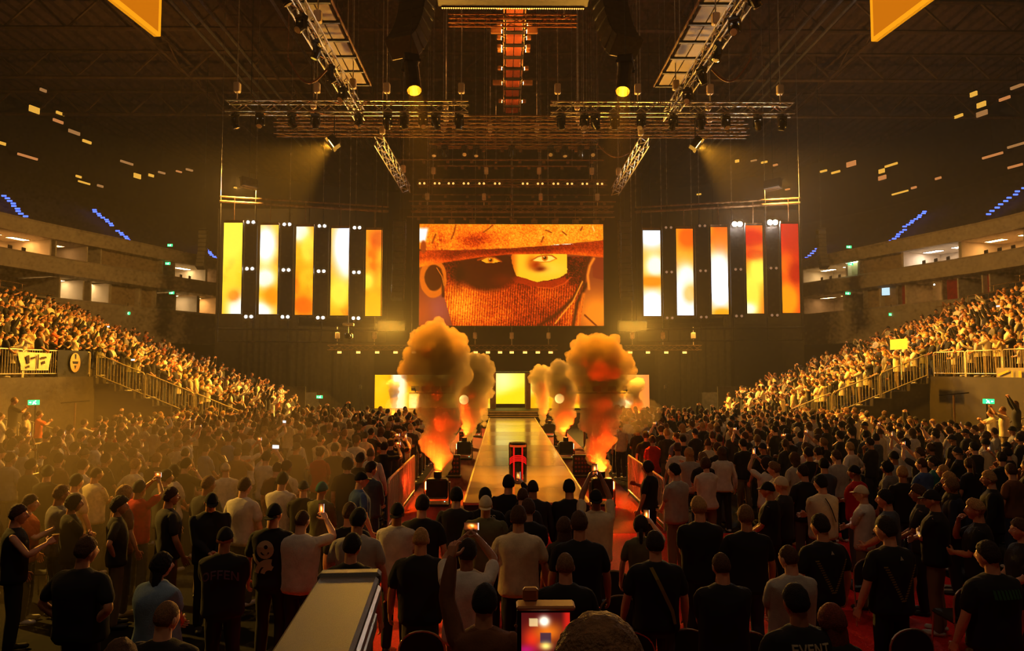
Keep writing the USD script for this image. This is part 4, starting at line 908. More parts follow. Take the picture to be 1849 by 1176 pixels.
# hanging cables
for k, (pa, pb, ya, sag) in enumerate(((520, 590, 24.0, 1.3), (1356, 1285, 24.0, 1.2), (1080, 1136, 40.0, .9))):
    A = at_y(pa, 105 if k < 2 else 262, ya); Bp = at_y(pb, 125 if k < 2 else 276, ya); u = np.linspace(0, 1, 14)[:, None]
    P = A * (1 - u) + Bp * u - np.array([0, 0, 1]) * sag * .5 * np.sin(np.pi * u)
    obj('hanging_cable', MB().tube(P, .035, 6).tube([A, [A[0], A[1], ROOFZ]], .012, 4), M('cable', rgb(120, 80, 60), .6), None, True, ('drooping cable beside the left lengthwise truss', 'drooping cable beside the right lengthwise truss', 'drooping cable at the right end of the brown runway truss')[k], 'cable')
# ------------------------------------------------------------------ amber reflections on the dark upper tiers, built as glowing bars
GLINTS = [(78, 163, 9, 5), (62, 198, 15, 11), (109, 205, 12, 5), (105, 219, 15, 5), (134, 239, 17, 6), (157, 256, 13, 5), (50, 283, 30, 4), (4, 259, 10, 5), (142, 319, 8, 4), (229, 294, 20, 4), (248, 318, 11, 9), (292, 312, 12, 4), (342, 307, 12, 4), (273, 317, 8, 5), (323, 310, 10, 3), (425, 339, 5, 3), (152, 330, 18, 3), (181, 336, 9, 4),
         (1758, 170, 10, 8), (1772, 189, 13, 9), (1773, 205, 16, 9), (1730, 210, 14, 5), (1814, 178, 16, 5), (1837, 156, 20, 5), (1792, 281, 31, 4), (1836, 262, 28, 4), (1833, 300, 22, 4), (1609, 298, 20, 4), (1593, 321, 12, 8), (1592, 309, 9, 8), (1537, 296, 15, 10), (1509, 311, 14, 4), (1487, 309, 12, 4), (1650, 339, 8, 4), (1361, 290, 11, 3), (1380, 293, 11, 4), (1331, 291, 7, 6), (1400, 298, 8, 4), (1422, 342, 8, 3), (1262, 351, 8, 3), (1694, 322, 9, 4), (1625, 348, 26, 3)]
cnt = {-1: 0, 1: 0}
for px, py, w, h in sorted(GLINTS, key=lambda q: -abs(q[0] - 924)):
    side = -1 if px < 924 else 1; d = ray(px, py); best = None
    S = np.linspace(0, RLEN, 1200); P = ring(S, 9.6, side); c = (P[:, 0] - EYE[0]) * d[1] - (P[:, 1] - EYE[1]) * d[0]; ks = np.where(np.sign(c[1:]) != np.sign(c[:-1]))[0]
    if not len(ks): continue
    s0 = S[ks[0]]; p = ring(s0, 9.6, side); tt = (p[1] - EYE[1]) / d[1]; loc = EYE + d * tt; pix = np.linalg.norm(loc - EYE) / FPX
    if 285 < px < 1500: loc = at_y(px, py, 60.0); pix = 60 / FPX
    if loc[2] > 25.6: k_ = (25.4 - EYE[2]) / (loc[2] - EYE[2]); loc = EYE + (loc - EYE) * k_; pix *= k_
    tg = ring(min(s0 + .3, RLEN), 9.6, side) - ring(max(s0 - .3, 0), 9.6, side); yawd = math.degrees(math.atan2(tg[1], tg[0])); cnt[side] += 1
    ww = max(.14, w * pix / max(.3, abs(math.cos(math.radians(yawd)) * d[1] - math.sin(math.radians(yawd)) * d[0])))
    L = min(ww, 3.0)
    t = thing('tier_glint', f'small amber lamp in the dark upper tier, {nth(cnt[side])} from the {"left" if side < 0 else "right"} edge inwards', 'lamp', loc, yawd, 'amber reflection bars in the dark upper tiers')
    hh = max(.1, h * pix * .8)
    obj('housing', MB().bevel((0, 0, hh / 2 + .06), (L, .2, .12), .02).tube([(0, 0, hh / 2), (0, 0, ROOFZ - loc[2])], .012, 4), BLACK, t); obj('lens', MB().box((0, 0, 0), (L * .96, .14, hh)), E(f'tier_amber_{(px + py) % 3}', ((1, .36, .10), (1, .45, .14), (1, .50, .06))[(px + py) % 3], (.5, .32, .75)[(px + py) % 3]), t)  # the glowing bar stands for a reflection
# blue step lights on the stairs of the upper tier
BLUE = E('step_blue', (.06, .12, 1), 2.6)
for n_, (a, b) in enumerate((((14, 357), (48, 394)), ((172, 382), (206, 410)), ((217, 420), (247, 447)), ((374, 452), (396, 474)), ((1594, 450), (1629, 418)), ((1632, 412), (1668, 385)), ((1446, 476), (1482, 444)), ((1780, 390), (1842, 343)))):
    side = -1 if a[0] < 924 else 1
    t = thing('stair_light_strip', f'dotted row of blue stair lights on the {"left" if side < 0 else "right"} upper tier, {nth(n_ % 4 + 1)} of four', 'step lights')
    for k in range(9):
        f_ = k / 8; px, py = a[0] + (b[0] - a[0]) * f_, a[1] + (b[1] - a[1]) * f_; d = ray(px, py); lo_, hi_ = 0.0, 0.0
        bestd = None
        S = np.linspace(0, RLEN, 500)
        for o in np.linspace(.4, 11, 60):                                                   # first tier step that the ray meets
            P = ring(S, o, side); c = (P[:, 0] - EYE[0]) * d[1] - (P[:, 1] - EYE[1]) * d[0]; ks = np.where(np.sign(c[1:]) != np.sign(c[:-1]))[0]
            if len(ks):
                p = P[ks[0]]; z = EYE[2] + d[2] * (p[1] - EYE[1]) / d[1]; zs = 14.06 + .52 * (o - .5) / .82
                if z <= zs + .25: bestd = (p[0], p[1], max(z, zs)); break
        if bestd is not None: obj('step_light', MB().box(np.array(bestd) + [0, -.1, .12], (.34, .1, .12)), BLUE, t)

for lab, pos, X_, Y_, Z_, (w, h) in FIXTURES:  # invented housings for the added lights
    R = np.stack([X_, Y_, Z_], 1); t = thing('added_flood_lamp', lab, 'lamp', pos)
    obj('housing', MB().bevel(R @ np.array([0, 0, .24]), (w + .08, h + .08, .30), .03, R), BLACK, t); [obj('rim', MB().box(R @ np.array([0, s_ * (h / 2 + .05), .06]), (w + .1, .02, .12), R), BLACK, t) for s_ in (-1, 1)]
    if 'spot lamp trained' in lab:
        an = np.arange(16) * np.pi / 8; cc, ss = np.cos(an), np.sin(an); rings_ = [np.stack([q * cc, q * ss, np.full(16, zz_)], 1) for q, zz_ in ((.25, .1), (.25, -1.1), (.235, -1.1), (.235, .1))]; v = np.vstack(rings_) @ R.T; fs = [[i * 16 + j, i * 16 + (j + 1) % 16, (i + 1) * 16 + (j + 1) % 16, (i + 1) * 16 + j] for i in range(3) for j in range(16)]; obj('snoot', (v, np.array(fs)), BLACK, t)
    c = R @ np.array([0, 0, .24])
    for s_ in ((-1, 1) if w > 1 else (0,)): q = c + X_ * s_ * w * .4; obj('hanger', MB().tube([q, [q[0], q[1], ROOFZ - pos[2]]], .025, 5), BLACK, t)
# ------------------------------------------------------------------ smoke, machines and the things round the runway
def smoke_mat(name, dens, color=(.985, .76, .40), aniso=.2):  # amber of the stage light is put into the smoke and fog colour
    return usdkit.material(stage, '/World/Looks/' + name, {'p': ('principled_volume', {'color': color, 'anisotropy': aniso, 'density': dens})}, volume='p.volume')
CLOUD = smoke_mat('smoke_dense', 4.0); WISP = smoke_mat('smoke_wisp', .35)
def lumps(balls, seed, rough=.22, sub=3, buds=0):
    """a heap of billowing puffs, each ball budded with smaller ones and roughened"""
    r, parts, every = random.Random(seed), [], []
    for x, y, z, q in balls:
        every.append((x, y, z, q, sub))
        for _ in range(buds):
            a, h = r.uniform(0, 2 * math.pi), r.uniform(-.45, 1); s = math.sqrt(1 - h * h); k = q * r.uniform(.80, 1.02); every.append((x + k * s * math.cos(a), y + k * s * math.sin(a), z + k * h, q * r.uniform(.14, .42), max(2, sub - 1)))
    for x, y, z, q, sb in every:
        v = np.array(_ICO[sb].vertices); p = v * (q / .30) + np.array([x, y, z]) * 2.2 + seed * 3.7
        n1 = meshkit.fbm(p * 1.3, 3, seed); n2 = np.abs(meshkit.fbm(p * 3.1, 3, seed + 5) - .5) * 2
        parts.append((v * (q * (1 + rough * 2.0 * (n1 - .5) + rough * 1.1 * (.35 - n2)))[:, None] + np.array([x, y, z]), np.array(_ICO[sb].faces)))
    return union(parts)
def plume(label, pb, Y, cloud, column, seed, flat=.8):
    """cloud / column: (px, py, radius in px) as seen at depth Y, stood up in the hall there"""
    base = at_y(*pb, Y); s = Y / FPX; r = random.Random(seed)
    t = thing('smoke_plume', label, 'smoke', (base[0], Y, base[2]), 0, None, 'stuff')
    conv = lambda L, dy: [((px - pb[0]) * s, r.uniform(-dy, dy), (pb[1] - py) * s, rad * s) for px, py, rad in L]
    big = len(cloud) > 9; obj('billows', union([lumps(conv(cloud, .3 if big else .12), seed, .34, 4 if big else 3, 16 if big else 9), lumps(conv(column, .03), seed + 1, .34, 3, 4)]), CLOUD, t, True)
    return base
def coln(px, y0, y1, r0, r1, n, wob=4, seed=0):
    r = random.Random(seed); return [(px + r.uniform(-wob, wob), y0 + (y1 - y0) * k / (n - 1), r0 + (r1 - r0) * k / (n - 1)) for k in range(n)]
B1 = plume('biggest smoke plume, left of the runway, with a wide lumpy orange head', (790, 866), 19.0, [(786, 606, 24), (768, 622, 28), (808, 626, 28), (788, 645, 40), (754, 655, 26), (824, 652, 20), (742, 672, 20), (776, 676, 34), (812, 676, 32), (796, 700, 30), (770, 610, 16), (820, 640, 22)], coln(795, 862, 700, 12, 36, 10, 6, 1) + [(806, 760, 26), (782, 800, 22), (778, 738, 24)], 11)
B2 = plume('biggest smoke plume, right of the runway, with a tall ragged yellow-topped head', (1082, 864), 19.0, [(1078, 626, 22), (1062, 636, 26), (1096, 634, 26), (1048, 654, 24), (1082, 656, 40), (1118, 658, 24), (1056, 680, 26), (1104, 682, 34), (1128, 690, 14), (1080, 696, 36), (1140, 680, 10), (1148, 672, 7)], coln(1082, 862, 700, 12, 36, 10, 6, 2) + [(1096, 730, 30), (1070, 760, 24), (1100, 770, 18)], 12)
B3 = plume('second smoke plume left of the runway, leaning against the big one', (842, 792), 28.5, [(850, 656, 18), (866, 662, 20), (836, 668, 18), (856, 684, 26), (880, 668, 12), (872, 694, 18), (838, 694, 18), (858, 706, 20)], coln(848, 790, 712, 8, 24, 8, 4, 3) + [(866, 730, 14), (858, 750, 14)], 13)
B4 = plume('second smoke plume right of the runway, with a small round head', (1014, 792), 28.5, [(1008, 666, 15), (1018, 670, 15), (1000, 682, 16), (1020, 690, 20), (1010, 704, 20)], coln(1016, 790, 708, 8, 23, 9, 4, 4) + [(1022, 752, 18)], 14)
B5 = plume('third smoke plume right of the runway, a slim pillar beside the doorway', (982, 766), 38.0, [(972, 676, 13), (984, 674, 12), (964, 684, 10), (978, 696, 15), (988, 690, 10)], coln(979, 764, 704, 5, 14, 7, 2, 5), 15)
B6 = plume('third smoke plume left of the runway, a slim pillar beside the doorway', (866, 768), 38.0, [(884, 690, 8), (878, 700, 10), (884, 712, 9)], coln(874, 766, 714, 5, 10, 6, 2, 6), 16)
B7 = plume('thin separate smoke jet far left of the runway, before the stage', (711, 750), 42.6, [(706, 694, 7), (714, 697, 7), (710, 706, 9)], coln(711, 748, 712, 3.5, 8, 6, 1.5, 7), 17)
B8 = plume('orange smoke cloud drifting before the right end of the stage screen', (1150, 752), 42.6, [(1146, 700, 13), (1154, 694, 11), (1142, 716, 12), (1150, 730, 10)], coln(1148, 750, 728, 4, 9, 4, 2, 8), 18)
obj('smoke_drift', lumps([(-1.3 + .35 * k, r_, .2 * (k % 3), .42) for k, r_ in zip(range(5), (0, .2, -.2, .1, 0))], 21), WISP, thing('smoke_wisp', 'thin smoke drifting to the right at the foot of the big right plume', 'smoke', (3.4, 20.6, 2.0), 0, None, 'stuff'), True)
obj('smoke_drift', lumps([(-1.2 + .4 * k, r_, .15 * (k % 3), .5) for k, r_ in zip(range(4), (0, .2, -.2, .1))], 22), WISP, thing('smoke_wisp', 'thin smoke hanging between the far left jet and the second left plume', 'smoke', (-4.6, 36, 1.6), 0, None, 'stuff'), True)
# low golden fog over the left of the floor
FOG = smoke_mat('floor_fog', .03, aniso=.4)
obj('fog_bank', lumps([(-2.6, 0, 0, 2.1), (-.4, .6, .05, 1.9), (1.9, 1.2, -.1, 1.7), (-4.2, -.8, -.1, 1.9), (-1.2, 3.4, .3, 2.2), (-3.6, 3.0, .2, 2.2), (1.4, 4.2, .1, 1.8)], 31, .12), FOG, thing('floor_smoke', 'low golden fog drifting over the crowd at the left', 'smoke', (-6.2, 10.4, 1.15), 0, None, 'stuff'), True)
for sx in (-1, 1):
    for k, yy in enumerate((19.0, 28.5, 38.0)):
        px = (-2.16, -2.0, -1.95)[k] if sx < 0 else (2.0, 1.9, 1.86)[k]
        t = thing('smoke_machine', f'black smoke machine on a yoke, {("nearest", "middle", "farthest")[k]} of three {"left" if sx < 0 else "right"} of the runway', 'smoke machine', (px, yy - .35, .012))
        obj('base_plate', MB().bevel((0, 0, .03), (.62, .5, .06), .01), BLACKG, t)
        for s_ in (-1, 1): obj('yoke', MB().bevel((s_ * .31, 0, .3), (.04, .16, .56), .012), M('yoke_grey', rgb(120, 110, 100), .4, .6), t)
        obj('body', MB().bevel((0, 0, .42), (.54, .34, .50), .04), BLACKG, t); obj('front_bezel', MB().bevel((0, -.18, .2), (.46, .02, .04), .006), M('yoke_grey'), t); obj('nozzle', MB().lathe([(.10, 0), (.10, .16), (.082, .16), (.078, .03)], 14, (0, .12, .66)), BLACK, t)
        obj('indicator', MB().lathe([(.012, 0), (.010, .01)], 8, (.2, -.175, .12), np.array([[1, 0, 0], [0, 0, -1], [0, 1, 0]])), E('led_cyan', (.1, .8, 1), 4), t)
        obj('glow_lens', MB().lathe([(.074, 0), (.070, .006)], 14, (0, .12, .695)), E('flare_red', (1, .06, .005), 7000), t)
        if k < 2: obj('added_red_glow', MB().box((sx * .275, 0, .5), (.012, .2, .2)), E('pit_red', (1, .045, .006), 420), t)  # glowing panel added on the outer side to redden the pit crowd
    for k, yy in enumerate((23.7, 32.6, 41.0)):
        px = -2.15 if sx < 0 else 2.0
        t = thing('blinder_lamp', f'black panel of unlit bulbs, {("nearest", "middle", "farthest")[k]} of three {"left" if sx < 0 else "right"} of the runway', 'lamp', (px, yy - .3, .012))
        obj('foot', MB().bevel((0, .05, .03), (.6, .4, .06), .01), BLACKG, t); obj('case', MB().bevel((0, 0, .40), (.58, .16, .62), .02), BLACKG, t)
        for i in range(5):
            for j in range(4): obj('bulb', MB().lathe([(.04, 0), (.03, .02)], 8, ((i - 2) * .10, -.08, .2 + j * .13), np.array([[1, 0, 0], [0, 0, -1], [0, 1, 0]])), M('bulb_red', rgb(140, 60, 40), .2), t)
        obj('bezel', MB().bevel((0, -.07, .08), (.56, .04, .03), .005), M('yoke_grey'), t)
for nm, b_ in (('left', B7), ('right', B8)): t = thing('jet_nozzle', f'small black jet nozzle under the thin smoke at the {nm} of the stage front', 'smoke machine', b_); obj('nozzle', MB().lathe([(.16, -b_[2] + .012), (.16, -.3), (.10, 0), (.085, 0), (.08, -.12)], 12), BLACKG, t); obj('glow_lens', MB().lathe([(.076, 0), (.07, .006)], 12, (0, 0, -.115)), _mats['flare_red'], t)
for nm, px, pz in (('left', 838, 722), ('right', 1010, 720)):
    p = at_y(px, pz, 43.2); t = thing('flame_lamp', f'dazzling round yellow lamp on a stand in the smoke {nm} of the steps', 'lamp', p); a_, b_, d_ = np.eye(3)
    obj('lens', MB().lathe([(.28, 0), (.24, .04)], 18, (0, -.1, 0), np.array([[1, 0, 0], [0, 0, -1], [0, 1, 0]])), E('lamp_blaze', (1, .62, .16), 26), t); obj('stand', MB().tube([(0, .05, -.3), (0, .05, -p[2])], .04, 6).bevel((0, .06, 0), (.5, .2, .5), .05), BLACK, t)
# pedestal on the runway
t = thing('pedestal', 'round black pedestal with glowing red stripes on the near end of the runway', 'pedestal', (-.13, 18.4, RWZ)); R0, H0 = .228, .97
obj('drum', MB().lathe([(R0, 0), (R0, H0 - .03), (R0 - .012, H0)], 40), M('pedestal_black', rgb(20, 15, 14), .22, coat_weight=.8), t)
def patch(a0, a1, zf0, zf1, n=14, r=R0 + .003):
    A = np.radians(np.linspace(a0, a1, n)); lo_ = [(r * math.sin(a), -r * math.cos(a), zf0(math.degrees(a))) for a in A]; hi_ = [(r * math.sin(a), -r * math.cos(a), zf1(math.degrees(a))) for a in A]
    v, f = strip(lo_, hi_); v2 = v * np.array([.985, .985, 1]); return np.vstack([v, v2]), np.vstack([f, f[:, ::-1] + len(v)])
REDG = E('pedestal_red', (1, .012, .008), .75)
for a in (-27, 27): obj('stripe', patch(a - 5, a + 5, lambda q: .03, lambda q: H0 - .05, 4), REDG, t)
for j in range(4): obj('band', patch(-62, 62, lambda q, j=j: .53 + .042 * j - .10 * (q / 62) ** 2, lambda q, j=j: .56 + .042 * j - .10 * (q / 62) ** 2, 18, R0 + .006), REDG, t)
obj('rim_light', patch(-62, 62, lambda q: H0 - .10, lambda q: H0 - .045, 18, R0 + .005), E('pedestal_rim', (1, .1, .01), .5), t)
tm_ = meshkit.text_mesh('IEM', .042, .002, True); v = np.array(tm_.vertices); a = np.radians(36) + v[:, 1] / R0 * -1.0
obj('lettering', (np.stack([(R0 + .004 + v[:, 2]) * np.sin(a), -(R0 + .004 + v[:, 2]) * np.cos(a), .10 + v[:, 0]], 1), tm_.faces), M('letter_gold', rgb(220, 180, 110), .6), t)
# ------------------------------------------------------------------ crowd barriers
def barrier_mesh(L, h=1.08, dz=0.0):
    fr, bars = MB(), MB(); r = .08
    P = [(-L / 2, 0, 0), (-L / 2, 0, h - r), (-L / 2 + r * .3, 0, h - r * .3), (-L / 2 + r, 0, h), (L / 2 - r, 0, h), (L / 2 - r * .3, 0, h - r * .3), (L / 2, 0, h - r), (L / 2, 0, 0)]
    P = [(x, y, z + dz * (x / L + .5)) for x, y, z in P]; fr.tube(P, .026, 6); fr.tube([(-L / 2, 0, .14), (L / 2, 0, .14 + dz)], .022, 6)
    n = int(L / .14); return fr, [MB().tube([(-L / 2 + L * (i + .5) / n, 0, .14 + dz * (i + .5) / n), (-L / 2 + L * (i + .5) / n, 0, h - .01 + dz * (i + .5) / n)], .011, 5) for i in range(n)]
_bar = {}
BARM = M('barrier_steel', rgb(196, 186, 164), .45, .4)
def barrier(label, p0, p1, group, dz=0.0):
    p0, p1 = np.array(p0, float), np.array(p1, float); d = p1 - p0; L = round(float(np.hypot(d[0], d[1])), 2) - .06; key = (L, round(dz, 2)); c = (p0 + p1) / 2; c[2] = p0[2]
    rz = math.degrees(math.atan2(d[1], d[0]))
    if key in _bar: return dup(_bar[key], c, rz, label, group)
    t = thing('crowd_barrier', label, 'barrier', c, rz, group); fr, bars = barrier_mesh(L, 1.08, dz); obj('frame', fr, BARM, t)
    for b_ in bars: obj('bar', b_, BARM, t)
    _bar[key] = t.GetPrim(); return t
ORDN = ('first', 'second', 'third', 'fourth', 'fifth', 'sixth', 'seventh', 'eighth', 'ninth', 'tenth', 'eleventh', 'twelfth', 'thirteenth')
for sx in (-1, 1):
    nm = 'left' if sx < 0 else 'right'; xb_ = sx * (row_x(8) + .06)
    for k in range(8): barrier(f'steel barrier on the raised walkway of the {nm} bank, {ORDN[k]} from its far end', (xb_ + sx * .12, 32.9 - 2.3 * k, row_z(8)), (xb_ + sx * .12, 30.6 - 2.3 * k, row_z(8)), 'barriers along the raised walkways')
    for k in range(4): barrier(f'steel barrier in front of the low {nm} seating block, {ORDN[k]} from its far end', (sx * 15.3, 25.1 - 2.3 * k, 0.0), (sx * 15.3, 22.8 - 2.3 * k, 0.0), 'barriers before the low seating blocks')
    for k in range(4): barrier(f'steel barrier along the foot of the far {nm} bank, {ORDN[k]} from its near end', (sx * 11.8, 33.1 + 2.2 * k, 0), (sx * 11.8, 35.3 + 2.2 * k, 0), 'barriers at the foot of the far banks')
    for k in range(3): barrier(f'sloping steel barrier up the near side of the far {nm} bank, {ORDN[k]} one', (sx * (12.1 + 2.2 * k), 32.85, row_z(0) + .87 * k), (sx * (14.3 + 2.2 * k), 32.85, row_z(0) + .87 * (k + 1)), 'sloping barriers beside the far banks', .87 if True else 0)
    for k in range(2): barrier(f'steel barrier along the {nm} side of the runway pit, {ORDN[k]} from the near end', (sx * 2.92, 15.6 + 2.25 * k, .012), (sx * 2.92, 17.85 + 2.25 * k, .012), 'barriers along the runway pit')
    for k in range(2): barrier(f'low barrier beside the {nm} seating block gangway, {ORDN[k]} from the floor', (sx * (15.5 + 1.5 * k), 25.35, .2 + .3 * k), (sx * (17.0 + 1.5 * k), 25.35, .2 + .3 * k), 'barriers closing the gangways', .45)
# banners hung on barriers
def sheet(name, label, cat, p0, p1, z0, z1, mat, side, sag=.05, taper=0.0, seed=1):
    U, V = np.meshgrid(np.linspace(0, 1, 15), np.linspace(0, 1, 9)); u, v = U.ravel(), V.ravel(); p0, p1 = np.array(p0, float), np.array(p1, float); d = p1 - p0; nrm = np.array([-side, 0, 0.0]) if abs(d[1]) > abs(d[0]) else np.array([0, -1.0, 0])
    uu = .5 + (u - .5) * (1 - taper * v); off = .05 + sag * (meshkit.noise(np.stack([u * 5, v * 3, u * 0 + seed], -1), seed) - .3) * v
    P = p0 + d * uu[:, None] + np.array([0, 0, 1.0]) * (z1 + (z0 - z1) * v)[:, None] + nrm * off[:, None]; i, j = np.meshgrid(np.arange(8), np.arange(14), indexing='ij'); a = (i * 15 + j).ravel(); f = np.stack([a, a + 15, a + 16, a + 1], 1)
    m = MB().add(P, f).add(P + nrm * .004, f[:, ::-1]); t = thing(name, label, cat); obj('cloth', m, mat, t, True); return t, (lambda uu_, vv_: p0 + d * uu_ + np.array([0, 0, 1.0]) * (z1 + (z0 - z1) * vv_) + nrm * (.05 + sag * .9 + .02)), nrm
YW = M('banner_white', rgb(214, 204, 180), .9, noise=5, amount=.12); BN = M('banner_navy', rgb(24, 28, 44), .9); INK = M('banner_ink', rgb(58, 46, 34), .9); GLD = M('banner_gold', rgb(180, 150, 110), .8)
def mark(parent, f, nrm, name, polys, mat):
    for pl in polys:
        P = np.array([f(u, v) for u, v in pl]); c = P.mean(0); k = len(P); v = np.vstack([P, [c], P + nrm * .006, [c + nrm * .006]]); fs = []
        for i in range(k): j = (i + 1) % k; fs += [[k, i, j], [2 * k + 1, k + 1 + j, k + 1 + i], [i, j, k + 1 + j], [i, k + 1 + j, k + 1 + i]]
        obj(name, (v, fs), mat, parent)
xw = -(row_x(8) + .18)
t, f_, n_ = sheet('fan_banner', 'yellowish paper banner with black scrawls on the raised left barrier', 'banner', (xw, 27.9, 0), (xw, 30.0, 0), 3.4, 4.1, YW, -1, .05, .22, 2)
mark(t, f_, n_, 'scrawl', [[(.2, .2), (.28, .15), (.3, .6), (.24, .65)], [(.32, .3), (.46, .22), (.46, .32), (.33, .4)], [(.52, .1), (.56, .1), (.56, .9), (.52, .9)], [(.62, .25), (.78, .2), (.8, .3), (.64, .36)], [(.66, .5), (.74, .45), (.76, .6), (.68, .66)], [(.22, .75), (.3, .72), (.3, .85), (.23, .86)]], INK)
t, f_, n_ = sheet('fan_flag', 'dark blue flag with an oval gold crest on the raised left barrier', 'flag', (xw, 30.4, 0), (xw, 32.6, 0), 3.1, 4.25, BN, -1, .08, .0, 4)
mark(t, f_, n_, 'crest', [[(.5 + .17 * math.cos(a), .45 + .36 * math.sin(a)) for a in np.linspace(0, 2 * np.pi, 20, endpoint=False)]], GLD); mark(t, f_, n_ * 1.6, 'crest_detail', [[(.40, .40), (.60, .40), (.58, .50), (.42, .50)], [(.46, .56), (.54, .56), (.50, .70)], [(.47, .14), (.53, .14), (.52, .32), (.48, .32)]], BN)
t, f_, n_ = sheet('fan_banner', 'long pale cloth banner with faint grey letters at the foot of the far left bank', 'banner', (-11.62, 34.9, 0), (-11.62, 33.3, 0), .15, 1.0, YW, -1, .08, 0, 5)
mark(t, f_, n_, 'scrawl', [[(.3, .6), (.5, .35), (.52, .42), (.33, .68)], [(.6, .5), (.75, .3), (.78, .36), (.63, .58)]], M('banner_faint', rgb(150, 132, 100), .9))
t, f_, n_ = sheet('fan_banner', 'orange cloth banner further along the foot of the far left bank', 'banner', (-11.62, 38.6, 0), (-11.62, 36.9, 0), .3, 1.0, M('banner_orange_cloth', rgb(196, 120, 60), .9), -1, .05, 0, 6)
xw = row_x(8) + .18
t, f_, n_ = sheet('fan_banner', 'grey banner with big yellow painted strokes and a down arrow on the raised right barrier', 'banner', (xw, 28.6, 0), (xw, 26.7, 0), 2.55, 3.5, M('banner_grey', rgb(140, 134, 120), .9), 1, .06, 0, 7)
mark(t, f_, n_, 'stroke', [[(.08, .25), (.42, .08), (.42, .16), (.1, .36)], [(.18, .4), (.26, .4), (.36, .95), (.28, .95)], [(.36, .4), (.43, .4), (.26, .95), (.19, .95)], [(.70, .12), (.78, .12), (.78, .75), (.70, .75)], [(.56, .55), (.64, .5), (.76, .8), (.72, .92)], [(.92, .5), (.84, .46), (.72, .8), (.76, .92)], [(.5, .1), (.53, .1), (.53, .95), (.5, .95)]], M('banner_yellow', rgb(214, 170, 60), .85))
t, f_, n_ = sheet('fan_banner', 'red cloth sign hanging at the foot of the far right bank', 'banner', (11.62, 35.8, 0), (11.62, 36.9, 0), .45, 1.0, M('banner_red', rgb(210, 60, 30), .9), 1, .05, 0, 8)
t, f_, n_ = sheet('fan_banner', 'pale hand-held board lifted in the middle of the right bank', 'sign', (16.6, 30.6, 0), (16.6, 32.0, 0), 4.3, 4.75, M('board_yellow', rgb(230, 190, 110), .9), 1, .01, 0, 9)
obj('stick', MB().tube([(16.65, 31.3, 3.0), (16.65, 31.3, 4.4)], .02, 5), GALV, t)
# hand rails along the empty rows
for sx in (-1, 1):
    for k, (i, yA, yB) in enumerate(((17, 26, 42), (18, 30, 46.5), (20, 26, 46.5), (22, 30, 46.5), (24, 26, 46.5))):
        t = thing('hand_rail', f'tubular hand rail above the crowd on the {"left" if sx < 0 else "right"} bank, {ORDN[k]} row up', 'rail'); X, Z = sx * (row_x(i) + .08), row_z(i)
        for zz in (.55, 1.0): obj('rail', MB().tube([(X, yA, Z + zz), (X, yB, Z + zz)], .028, 6), M('rail_bronze', rgb(150, 120, 84), .45, .5), t)
        for yy in np.arange(yA, yB + .1, 2.0): obj('post', MB().tube([(X, yy, Z), (X, yy, Z + 1.0)], .028, 6), M('rail_bronze'), t)
# ------------------------------------------------------------------ exit signs
GRN, GWH = E('exit_green', (.03, 1, .22), 2.0), E('exit_white', (.75, 1, .8), 3.0)
def exit_sign(label, p, rz, w, arrow=1):
    t = thing('exit_sign', label, 'sign', p, rz); h = w * .5
    obj('case', MB().bevel((0, .04, 0), (w, .06, h), .01).box((0, .08, h * .3), (.06, .1, .06)), BLACK, t); obj('display', MB().box((0, .006, 0), (w * .96, .01, h * .92)), GRN, t)
    k = w / .6; a = arrow
    man = MB().lathe([(.035 * k, 0), (.03 * k, .004)], 10, (a * .085 * k, -.002, .09 * k), np.array([[1, 0, 0], [0, 0, -1], [0, 1, 0]]))
    for q in ([(.055, .06), (.085, .045), (.055, -.03), (.02, -.015)], [(.05, -.03), (.02, -.02), (-.02, -.075), (-.075, -.075), (-.075, -.105), (0, -.105)], [(.055, -.03), (.03, -.01), (.085, -.055), (.085, -.12), (.115, -.12), (.115, -.04)], [(.06, .055), (.055, .03), (0, .02), (-.025, -.02), (-.05, -.005), (-.02, .045)]): 
        P = np.array([(a * x * k, -.004, z * k) for x, z in q]); m_ = trimesh.convex.convex_hull(np.vstack([P, P + [0, .003, 0]])); man.add(m_.vertices, m_.faces)
    for q in ([(-.24, .02), (-.16, .02), (-.16, -.02), (-.24, -.02)], [(-.17, .055), (-.11, 0), (-.17, -.055)]):
        P = np.array([(a * x * k, -.004, z * k) for x, z in q]); m_ = trimesh.convex.convex_hull(np.vstack([P, P + [0, .003, 0]])); man.add(m_.vertices, m_.faces)
    obj('pictogram', man, GWH, t)
    return t
p = at_y(61, 727, 25.6); exit_sign('green exit sign over the gangway below the raised left barriers', (p[0], 25.6, p[2]), 28, .36); obj('post', MB().tube([(p[0], 25.7, p[2] - .1), (p[0], 25.7, 0)], .03, 6), BLACK, thing('sign_post', 'thin black post under the left gangway exit sign', 'post'))
p = at_y(1785, 725, 25.6); exit_sign('green exit sign over the gangway below the raised right barriers', (p[0], 25.6, p[2]), -28, .36, -1); obj('post', MB().tube([(p[0], 25.7, p[2] - .1), (p[0], 25.7, 0)], .03, 6), BLACK, thing('sign_post', 'thin black post under the right gangway exit sign', 'post'))
p = at_y(577, 717, 48.1); exit_sign('small green exit sign on the grey partition left of the stage', p, 0, .42)
def mast(label, px, y0p, Y): p = at_y(px, y0p, Y); t = thing('lamp_mast', label, 'mast'); obj('pole', MB().tube([(p[0], Y, 0), (p[0], Y, p[2])], .035, 6), M('rail_bronze'), t); obj('cross_arm', MB().tube([(p[0] - .5, Y, p[2]), (p[0] + .5, Y, p[2] + .08)], .02, 5), BLACK, t)
mast('tall thin lighting mast before the right gangway', 1722, 714, 24.0); mast('tall thin lighting mast before the left gangway', 136, 728, 25.8)
